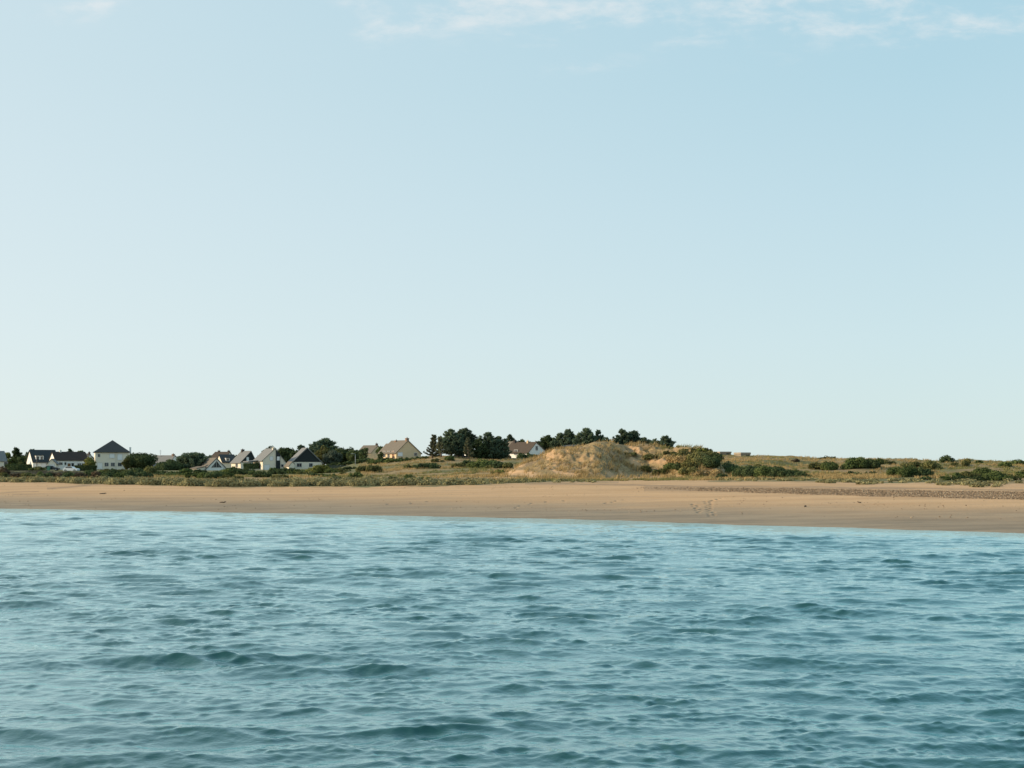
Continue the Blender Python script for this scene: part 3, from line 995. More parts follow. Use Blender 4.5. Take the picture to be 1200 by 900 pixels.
# two storey house with pyramid roof
def hip_house():
    d = 378
    s = d / F
    z0 = wz(550, d)
    root = empty('hip_roof_house', (wx(131.5, d), d, z0), radians(21), 'tall two storey cream house under a dark pyramid shaped slate roof', 'house')
    W, Dp = 10.2, 10.0
    he, hp = (550 - 530.3) * s, wz(515.8, d + 5) - z0
    MB().box(-W / 2, W / 2, 0, Dp, -2, he).build('wall', M['cream'], root)
    o = .45
    b = [(-W / 2 - o, -o), (W / 2 + o, -o), (W / 2 + o, Dp + o), (-W / 2 - o, Dp + o)]
    vs = [(x, y, he + .005) for x, y in b] + [(x, y, he + .16) for x, y in b] + [(.3, Dp / 2 - .4, hp), (.3, Dp / 2 + .4, hp)]
    fs = [(3, 2, 1, 0), (0, 1, 5, 4), (1, 2, 6, 5), (2, 3, 7, 6), (3, 0, 4, 7), (4, 5, 8), (5, 6, 9, 8), (6, 7, 9), (7, 4, 8, 9)]
    MB().add(vs, fs).build('roof', M['slate'], root)
    X = lambda p: (p - 131.5) * s
    zz = lambda y: (550 - y) * s
    for (p0, p1, y0, y1, pane, nm) in [(115.6, 118.0, 532.2, 535.4, 'glass', 'window'), (128.6, 134.0, 532.0, 536.6, 'white_paint', 'shutter'), (137.5, 142.5, 532.2, 539, 'white_paint', 'shutter'),
                                       (123.2, 127.2, 542.3, 546.2, 'glass', 'window'), (130.2, 134.2, 542.3, 546.2, 'glass', 'window'), (138.0, 142.0, 542.3, 546.2, 'glass', 'window'),
                                       (115.2, 120.4, 542.5, 549.4, 'white', 'garage_door'), (144.2, 148.0, 543.4, 549.5, 'white_paint', 'door')]:
        window_part(root, 'front', X((p0 + p1) / 2), zz(y1), (p1 - p0) * s, (y1 - y0) * s, Dp, W / 2, W / 2, pane, nm)
    dp = MB().tube([(X(135.6), -.07, 0), (X(135.6), -.07, he - .05)], .055, 6)
    dp.build('downpipe', M['frame'], root)
    bal = MB().box(X(143), W / 2 - .1, -.9, -.004, zz(541.2), zz(540.6))
    for k in range(9):
        x = X(143) + (W / 2 - .15 - X(143)) * k / 8
        bal.box(x - .02, x + .02, -.88, -.84, zz(540.6), zz(537.2))
    bal.box(X(143), W / 2 - .1, -.9, -.83, zz(537.2) + .002, zz(537.0))
    bal.build('balcony', M['frame'], root)
    ch = MB().box(W / 2 + .35, W / 2 + .85, 4, 4.6, -1, hp - 2.4).box(W / 2 + .28, W / 2 + .92, 3.93, 4.67, hp - 2.398, hp - 2.26)
    ch.build('chimney', M['white'], root)


hip_house()
from_gable('bungalow', 'pale low bungalow half hidden behind the round clipped tree', (205, 534.2), (196, 546), (214.5, 545), 550, 390, 48, 8.5, 'white', 'slate_grey',
           chim=[(0, .7, .8, .6, .45, 'brick')])
hh = from_gable('glass_gable_house', 'cottage with glazed triangular gable and roof reaching almost to the ground', (253.5, 537.2), (241.5, 549.5), (265, 549.5), 552, 352, 24, 9, 'white', 'tan_tile', barge='slate_grey')
s_ = 352 / F
pm = MB().prism([(-1.6, 1.05), (1.7, 1.05), (0.1, 2.95)], -.06, -.005).build('window', M['glass'], hh)
for k in (-.8, 0, .8):
    MB().box(k - .04, k + .04, -.10, -.062, 1.06, 2.0 if k else 2.7).build('mullion', M['frame'], pm)
from_gable('terrace_annex', 'low cream shed catching the sun below the pine left of the glazed gable', (240, 547.2), (231, 549.2), (243, 549.2), 554, 350, 30, 4, 'cream', 'tan_tile', cat='shed')
from_gable('chimney_house', 'brown roofed house with two dark chimneys behind the glazed gable cottage', (269.5, 530), (260, 540), (276, 541), 548, 420, 55, 6.0, 'cream', 'brown_tile',
           chim=[(0, .5, .7, .6, .45, 'dark_brick'), (0, 4.6, .7, .6, .45, 'dark_brick')])
h = from_eave('dormer_house', 'small cream house with dark slate roof and central dormer', 260.5, 277, 533.2, 541.6, 549, 395, 7, 16, 'cream', 'slate')
dormer(h, 1.3, 2.6, 3.3, 2.3, 3.5, 'frame', 'slate', 1)
from_gable('slate_gable_house', 'house with dark slate hung gable and thick dark chimney', (294, 529), (282, 541.8), (300.5, 541.8), 549, 385, 30, 6.0, 'cream', 'slate_grey',
           clad=((549 - 542) * 385 / F, 'slate_clad'), chim=[(-.1, 5.0, .9, .7, .55, 'dark_brick')], wins=[('front', -1.2, 2.5, .7, 1.1, 'white_paint', 'window'), ('left', 2.5, .5, 1.3, 1.3)])


def white_gable_house():
    d = 362
    s = d / F
    root = from_gable('white_gable_house', 'white house with dark slate strip down its steep asymmetric gable', (322, 526.2), (307.8, 539.6), (338.5, 546.5), 551, d, 21, 7.8, 'cream', 'slate_grey',
                      chim=[(-.1, .55, .9, .6, .25, 'cream')],
                      wins=[('left', 2.4, 0, .8, 2.0, 'wood', 'door'), ('left', 5.0, 1.0, .9, 1.0)])
    c = cos(radians(21))
    X = lambda p: (p - 322) * s / c
    zz = lambda y: (551 - y) * s
    for (p0, p1, y0, y1, pane, nm) in [(310, 316, 544.8, 550.6, 'white_paint', 'garage_door'), (316.4, 319.8, 535, 539.4, 'white_paint', 'shutter'), (329.4, 331.8, 544.3, 547, 'glass', 'window')]:
        window_part(root, 'front', X((p0 + p1) / 2), zz(y1), (p1 - p0) * s / c, (y1 - y0) * s, 8, 1, 1, pane, nm)
    st = MB().prism([(X(323.2), 0), (X(327.8), 0), (X(327.8), zz(532.2)), (X(323.2), zz(528))], -.34, -.005).build('slate_strip', M['slate_clad'], root)
    MB().box(X(324), X(327.1), -.40, -.345, zz(539.6), zz(535)).build('shutter', M['white_paint'], st)
    MB().prism([(X(296), zz(541.5)), (X(308), zz(540.2)), (X(308), zz(539.2)), (X(296), zz(540.6))], 3.0, 8.0).build('porch_roof', M['slate_grey'], root)


white_gable_house()
h = from_gable('dark_gable_house', 'cream house with big black slate gable and pale bargeboard on its right edge', (360, 525.2), (343.5, 541), (377.5, 542.5), 548.5, 362, 10, 9, 'cream', 'slate_grey',
               clad=((548.5 - 541.4) * 362 / F, 'slate_clad'), barge='slate_grey')
s_ = 362 / F
for p0, p1 in ((348, 353.4), (362.4, 366.2)):
    window_part(h, 'front', ((p0 + p1) / 2 - 360) * s_, (548.5 - 547.0) * s_, (p1 - p0) * s_, 4 * s_, 9, 1, 1)
from_gable('garden_lean_to', 'small sunlit cream lean-to against the black gabled house', (342.5, 541.5), (338.5, 546.5), (345, 544), 548.5, 358, 25, 3, 'cream', 'tan_tile', cat='shed', ov=.15)
from_gable('brown_gable_house', 'far house with grey brown roof behind the hedge, single chimney on top', (442.5, 522.4), (434.5, 531), (450, 531.5), 537, 400, 48, 6.2, 'tan', 'tan_tile',
           chim=[(.1, .5, .6, .6, .6, 'dark_brick')])
h = from_gable('tan_house', 'large tan house with plain sunny gable and brick chimney beside the pines', (478, 516.6), (464.3, 530.6), (493.3, 531.2), 537.5, 340, 33, 8.6, 'tan', 'tan_tile',
               chim=[(0.05, .5, .85, .7, .65, 'brick'), (-.2, 5.8, .8, .7, .05, 'brick')],
               wins=[('front', -2.6, .75, 1.5, 1.0, 'white_paint', 'garage_door'), ('front', 2.6, .9, .9, .75), ('left', 1.6, .1, 1.0, 2.0, 'wood', 'door'), ('left', 4.0, .4, 1.1, 1.7), ('left', 6.3, .5, 1.2, 1.6)])
from_gable('tan_annex', 'lower tan wing with its own ridge left of the large tan house', (468, 520.2), (459, 530.8), (474, 530), 537.5, 347, 33, 7.0, 'tan', 'tan_tile', cat='house wing', ov=.3,
           wins=[('left', 2.5, .2, 1.0, 1.6), ('left', 5.0, .2, 1.0, 1.6)])
h = from_gable('white_wall_house', 'white walled house with brown roof and white gable left of the big dune', (628.3, 518.6), (619.5, 530), (639, 528.5), 535.5, 325, 50, 8.6, 'white', 'brown_tile',
               chim=[(-.2, 2.8, .55, .5, .35, 'tan'), (-.2, 7.6, .6, .6, .5, 'dark_brick')], wins=[('front', .2, 1.9, .9, 1.0), ('left', 7.5, .6, 1.0, 1.3), ('left', 4.5, .6, 1.2, 1.3)])
from_gable('white_wing', 'white wing of the brown roofed house, pale ridge edge and tall chimney', (606, 518), (597.3, 528.5), (612, 529), 536, 330, 36, 5.2, 'white', 'tan_tile', cat='house wing',
           chim=[(-.3, 4.8, .65, .6, .35, 'white')], wins=[('front', 0, .6, .9, 1.4)])
from_gable('white_cabin', 'small white gabled cabin glimpsed under the pines', (552, 529), (548, 533), (556.5, 533), 538.5, 318, 25, 4, 'white', 'white', cat='cabin', chim=[(0, 1, .4, .4, .3, 'white')])
from_gable('low_roof_shed', 'low dark roofed shed behind the crest of the dune, under the pines', (680, 522.2), (672, 524.0), (684, 524.2), 536, 290, 70, 3, 'stone', 'slate', cat='shed')


# concrete bunkers on the ridge
def bunker(px0, px1, ytop, ybase, d, label):
    s = d / F
    W, z0, hgt = (px1 - px0) * s, wz(ybase, d), (ybase - ytop) * s
    root = empty('bunker', (wx((px0 + px1) / 2, d), d, z0), radians(18), label, 'bunker', 'concrete bunkers on the ridge')
    wb = MB().prism([(-W / 2, -1.2), (W / 2, -1.2), (W / 2, hgt * .62), (-W / 2, hgt * .62)], 0, 3.4)
    wb.build('wall', M['concrete'], root)
    MB().prism([(-W / 2 - .12, hgt * .62 + .003), (W / 2 + .12, hgt * .62 + .003), (W / 2 + .05, hgt), (-W / 2 - .05, hgt)], -.12, 3.5).build('roof_slab', M['concrete'], root)
    MB().box(W * .05, W * .38, -.02, -.003, hgt * .15, hgt * .5).build('embrasure', M['dark_metal'], root)
    return root


bunker(843, 857.5, 529.2, 533, 302, 'long low concrete bunker, the nearer to the big dune')
bunker(867.5, 880, 530.2, 536, 298, 'squat square concrete bunker on the ridge right of the long low one')


# walls, fence, poles
def low_wall(px0, px1, ytop, ybase, d, mat, label, name='garden_wall', th=.45):
    X0, X1 = wx(px0, d), wx(px1, d)
    z1 = wz(ytop, d)
    n = 14
    r = random.Random(int(px0))
    body = MB()
    for k in range(n):
        a, b = X0 + (X1 - X0) * k / n, X0 + (X1 - X0) * (k + 1) / n
        body.box(a + .004, b - .004, d - th / 2 + r.uniform(-.03, .03), d + th / 2, wz(ybase, d) - 1.0, z1 - .12 + r.uniform(-.07, .07))
    o = body.build('wall_body', M[mat])
    root = empty(name, (0, 0, 0), 0, label, 'wall')
    o.parent = root
    cp = MB()
    for k in range(n):
        a, b = X0 + (X1 - X0) * k / n, X0 + (X1 - X0) * (k + 1) / n
        cp.box(a + .004, b - .004, d - th / 2 - .06, d + th / 2 + .06, z1 - .045 + r.uniform(0, .02), z1 + .06 + r.uniform(-.02, .03))
    cp.build('coping', M[mat], root)
    return root


low_wall(8, 62, 551.8, 560, 232, 'stone', 'rough lichened stone wall below the clipped hedge at far left')
low_wall(62, 112, 552.2, 560, 230, 'stone', 'stone garden wall half buried in bushes below the brown roofed bungalow')
low_wall(425, 444, 532.3, 537, 372, 'tan', 'low sunlit cream wall left of the large tan house')
low_wall(292, 308, 550, 553, 350, 'cream', 'short pale terrace wall in front of the white gabled house')


def fence(px0, px1, ytop, ybase, d, label):
    X0, X1 = wx(px0, d), wx(px1, d)
    z0, z1 = wz(ybase, d), wz(ytop, d)
    root = empty('fence', ((X0 + X1) / 2, d, z0), 0, label, 'fence')
    L, h = X1 - X0, z1 - z0
    pn = MB()
    for k in range(5):
        pn.box(-L / 2, L / 2, -.015, .015, h * (.02 + .195 * k), h * (.02 + .195 * k) + h * .165)
    pn.build('panel', M['dark_metal'], root)
    for k in range(7):
        x = -L / 2 + L * k / 6
        MB().box(x - .05, x + .05, .02, .10, -.8, h + .08).build('post', M['dark_metal'], root)


fence(386, 424, 545.2, 548.8, 335, 'dark green slatted fence below the trees by the lamp post')


def pole(px, ytop, ybase, d, label, name, cat, r=.07, lamp=False):
    z0 = min(wz(ybase, d), float(terr(wx(px, d), d)))
    h = wz(ytop, d) - z0
    root = empty(name, (wx(px, d), d, z0), 0, label, cat)
    MB().tube([(0, 0, -.5), (0, 0, h * .5), (0, 0, h)], [r, r * .85, r * .6], 8).build('pole', M['metal'] if lamp or cat != 'utility pole' else M['bark'], root, True)
    if lamp:
        MB().tube([(0, 0, h - .02), (-.25, -.05, h + .12), (-.6, -.1, h + .14)], [.05, .045, .04], 6).build('arm', M['metal'], root, True)
        MB().box(-1.15, -.55, -.24, .06, h + .06, h + .2).build('lamp_head', M['metal'], root)
    elif cat == 'utility pole':
        MB().box(-.7, .7, -.06, .06, h - .45, h - .33).build('crossarm', M['bark'], root)
    else:
        mb = MB()
        for k in range(4):
            mb.box(-.5 + .06 * k, .5 - .06 * k, -.015, .015, h - .25 - .35 * k, h - .22 - .35 * k)
        mb.build('aerial', M['metal'], root)
    return root


pole(43.2, 534.2, 552, 345, 'dark wooden utility pole in front of the dormer of the slate roofed house', 'utility_pole', 'utility pole', .12)
pole(188, 527.2, 548, 392, 'thin television mast above the pale bungalow roof', 'aerial_mast', 'aerial mast', .09)
pole(416.4, 532.2, 549.5, 325, 'slim grey street lamp in front of the dark trees', 'street_lamp', 'street lamp', .09, True)


# cars
def car(px, d, ybase, rz, paint, label, kind='car'):
    z0 = wz(ybase, d)
    root = empty('parked_' + kind, (wx(px, d), d, z0), rz, label, kind)
    van = kind == 'van'
    if van:
        prof = [(-2.3, .35), (2.3, .35), (2.35, .95), (1.75, 1.15), (1.25, 1.95), (-2.2, 2.0), (-2.32, 1.7)]
        gl = [(.45, 1.2), (1.55, 1.2), (1.15, 1.8), (.45, 1.8)]
        top = None
    else:
        prof = [(-2.05, .30), (2.05, .30), (2.1, .70), (1.9, .86), (1.0, .96), (-1.55, .98), (-2.05, .90)]
        top = [(-1.75, .982), (1.0, .982), (.35, 1.43), (-1.2, 1.45)]
        gl = [(-1.45, 1.02), (.82, 1.02), (.28, 1.37), (-1.08, 1.38)]
    MB().prism(prof, -.86, .86).build('body', M[paint], root)
    if top:
        MB().prism(top, -.74, .74).build('roof', M[paint], root)
    MB().prism(gl, (-.745 if not van else -.865), (-.742 if not van else -.862)).build('side_window', M['glass'], root)
    MB().prism(gl, (.742 if not van else .862), (.745 if not van else .865)).build('side_window', M['glass'], root)
    for x in (-1.3, 1.32):
        for y in (-.80, .80):
            w = MB().tube([(x, y - .1, .32), (x, y + .1, .32)], .32, 14).build('wheel', M['rubber'], root)
            sg = -1 if y < 0 else 1
            MB().tube([(x, y + sg * .103, .32), (x, y + sg * .112, .32)], .19, 10).build('rim', M['metal'], w)
    return root


car(60.8, 345, 551.5, radians(5), 'car_dark', 'dark car parked in front of the small cream annex')
car(83.5, 330, 552.8, radians(-6), 'car_white', 'white car parked below the brown roofed bungalow, partly behind the wall')
car(539.5, 303, 538.2, radians(8), 'car_dark', 'dark car parked under the pines beside the white cabin')

# wheelie bin beside the dark car
b_ = empty('waste_bin', (wx(57, 343), 343, wz(551.5, 343)), 0, 'green plastic bin left of the dark parked car', 'bin')
MB().prism([(-.28, .05), (.28, .05), (.36, 1.1), (-.36, 1.1)], -.35, .35).build('body', M['green_plastic'], b_)
MB().prism([(-.4, 1.103), (.4, 1.103), (.36, 1.2), (-.36, 1.2)], -.4, .38).build('lid', M['green_plastic'], b_)

# ------------------------------------------------------------------ trees
T = tree
T(6.5, 13, 528, 412, 'broad', 'yellow', 'rounded yellow green tree at the far left edge')
T(20, 20, 523.5, 408, 'conifer', 'dark', 'dark cone shaped conifer left of the slate roofed house', base=.1)
T(30, 17, 532.5, 395, 'broad', 'dark', 'dark bushy tree touching the left gable of the slate roofed house', base=.1)
T(14, 12, 535, 390, 'broad', 'green', 'low green tree in front of the dark cone shaped conifer', base=.05)
T(37, 15, 525.3, 415, 'pine', 'pine', 'flat topped pine peeping over the left end of the slate roof')
T(82, 9, 524.5, 425, 'pine', 'pine', 'taller of two pines peeping over the dark brown roof')
T(95, 18, 527.5, 425, 'pine', 'pine', 'wider, lower pine peeping over the dark brown roof')
T(104, 15, 535, 366, 'broad', 'yellow', 'bright yellow green bushy tree between bungalow and tall hip roofed house', base=.02)
T(166, 34, 529.5, 365, 'broad', 'dark', 'broad dark grey green tree at the right wall of the hip roofed house', base=.05)
T(149.5, 12, 535, 362, 'broad', 'olive', 'small olive coloured tree before the right wall of the hip roofed house', base=.12)
T(181, 12, 532, 415, 'broad', 'green', 'small green treetop behind the big dark tree, near the aerial mast')
T(199.5, 33, 537.2, 352, 'dome', 'dark', 'dense dome shaped clipped dark tree in front of the pale bungalow', base=.05)
T(226.5, 32, 530.5, 358, 'pine', 'pine', 'spreading dark pine left of the cottage with the glazed gable', base=.2)
T(211, 7, 533.5, 420, 'pine', 'dark', 'tiny dark treetop behind the right gable of the pale bungalow')
T(246, 16, 533, 440, 'broad', 'dark', 'distant dark treetops behind the glazed gable cottage')
T(276, 10, 532.6, 440, 'broad', 'dark', 'distant dark treetop between the two chimneyed roofs')
T(302, 8, 531.6, 430, 'broad', 'green', 'pale green distant treetop behind the slate hung gable')
T(316.5, 17, 520.8, 402, 'broad', 'dark', 'dark flat topped tree rising above the roof ridge of the white gabled house')
T(333, 28, 523.5, 398, 'broad', 'dark', 'wide dark tree sloping down behind the white gabled house')
T(346, 12, 526, 392, 'broad', 'dark', 'dark rounded tree left of the black slate gable')
T(354, 14, 519.5, 400, 'pine', 'pine', 'thin ragged pine above the left slope of the black slate gable')
T(381, 28, 512, 400, 'pine', 'pine', 'tallest wind ragged pine right of the black slate gable')
T(368, 18, 519, 405, 'broad', 'green', 'mid green tree rising behind the black slate gable')
T(379, 20, 521, 390, 'broad', 'olive', 'brownish olive tree below the tallest ragged pine')
T(390, 22, 525.5, 372, 'broad', 'silver', 'pale silvery grey tree right of the black slate gable', base=.05)
T(402, 28, 521.5, 392, 'broad', 'dark', 'broad dark round tree behind the street lamp', base=.05)
T(415, 20, 525.5, 386, 'broad', 'dark', 'dark tree sloping down right behind the street lamp', base=.05)
T(426.5, 13, 522.8, 362, 'broad', 'dark', 'small round dark tree left of the far grey brown roof', base=.05)
T(446, 11, 521.8, 392, 'broad', 'green', 'small green tree between the far grey brown roof and large tan house')
T(507.5, 16, 507.5, 300, 'conifer', 'light_pine', 'pale thin conifer at the left end of the pine group', base=.12)
T(516, 15, 510, 297, 'conifer', 'light_pine', 'second pale conifer, with bare trunk showing, left in the pine group', base=.2)
T(528, 23, 500.8, 305, 'pine', 'pine', 'tall dark pine with two pointed tops in the pine group')
T(544, 26, 499.8, 309, 'pine', 'pine', 'tallest dark pine in the middle of the pine group')
T(549, 11, 511, 296, 'conifer', 'light_pine', 'olive cone shaped conifer before the tallest dark pine', base=.15)
T(536, 14, 512, 302, 'pine', 'pine', 'shorter dark pine above the dark parked car')
T(561, 18, 513, 304, 'pine', 'dark', 'dense low dark tree right of the white cabin', base=.05)
T(574, 23, 504.8, 306, 'pine', 'pine', 'dark pine with ragged pointed top in the right half of the pine group', base=.08)
T(584, 20, 509.5, 309, 'pine', 'pine', 'broad dark pine ending the pine group at right, by the white chimney', base=.06)
T(598, 12, 507, 365, 'pine', 'pine', 'pine treetop behind the white chimney of the brown roofed house')
T(612.5, 13, 512, 372, 'broad', 'dark', 'dark round treetop behind the brown roof ridge')
T(621, 7, 515, 372, 'broad', 'dark', 'tiny dark treetop at the right end of the brown roof ridge')
T(640, 23, 509, 345, 'pine', 'dark', 'dense dark pine just right of the white gable', base=.08)
T(655, 14, 507, 340, 'pine', 'pine', 'dark pine in the gap between its dense left and tall right neighbours', base=.08)
T(664, 24, 501.5, 338, 'pine', 'pine', 'tall dark pine with steep right edge left of the dune top', base=.1)
T(688, 24, 499.3, 300, 'pine', 'pine', 'wind shaped dark pine with flat top on the dune, highest there', base=.1)
T(701, 14, 501.5, 301, 'pine', 'pine', 'narrow pointed pine leaning on the flat topped dune pine', base=.1)
T(710, 14, 510.5, 298, 'pine', 'pine', 'low pine trailing off right over the highest dune crest', base=.1)
T(729, 22, 501.3, 301, 'pine', 'pine', 'open ragged pine with several tips, above the dip in the dune', base=.1)
T(744, 22, 503, 303, 'pine', 'pine', 'dense pointed pine right of the open ragged pine', base=.08)
T(756, 16, 511.5, 299, 'pine', 'pine', 'low pine on the falling right slope of the dune tree row', base=.05)
T(766, 15, 513, 298, 'pine', 'pine', 'small ragged pine left of the last pine on the dune', base=.05)
T(778, 22, 509.3, 296, 'pine', 'pine', 'last dark pine at the right end of the dune tree row', base=.05)
T(722, 10, 511.5, 297, 'pine', 'pine', 'low bushy pine in the gap left of the open ragged pine', base=.05)

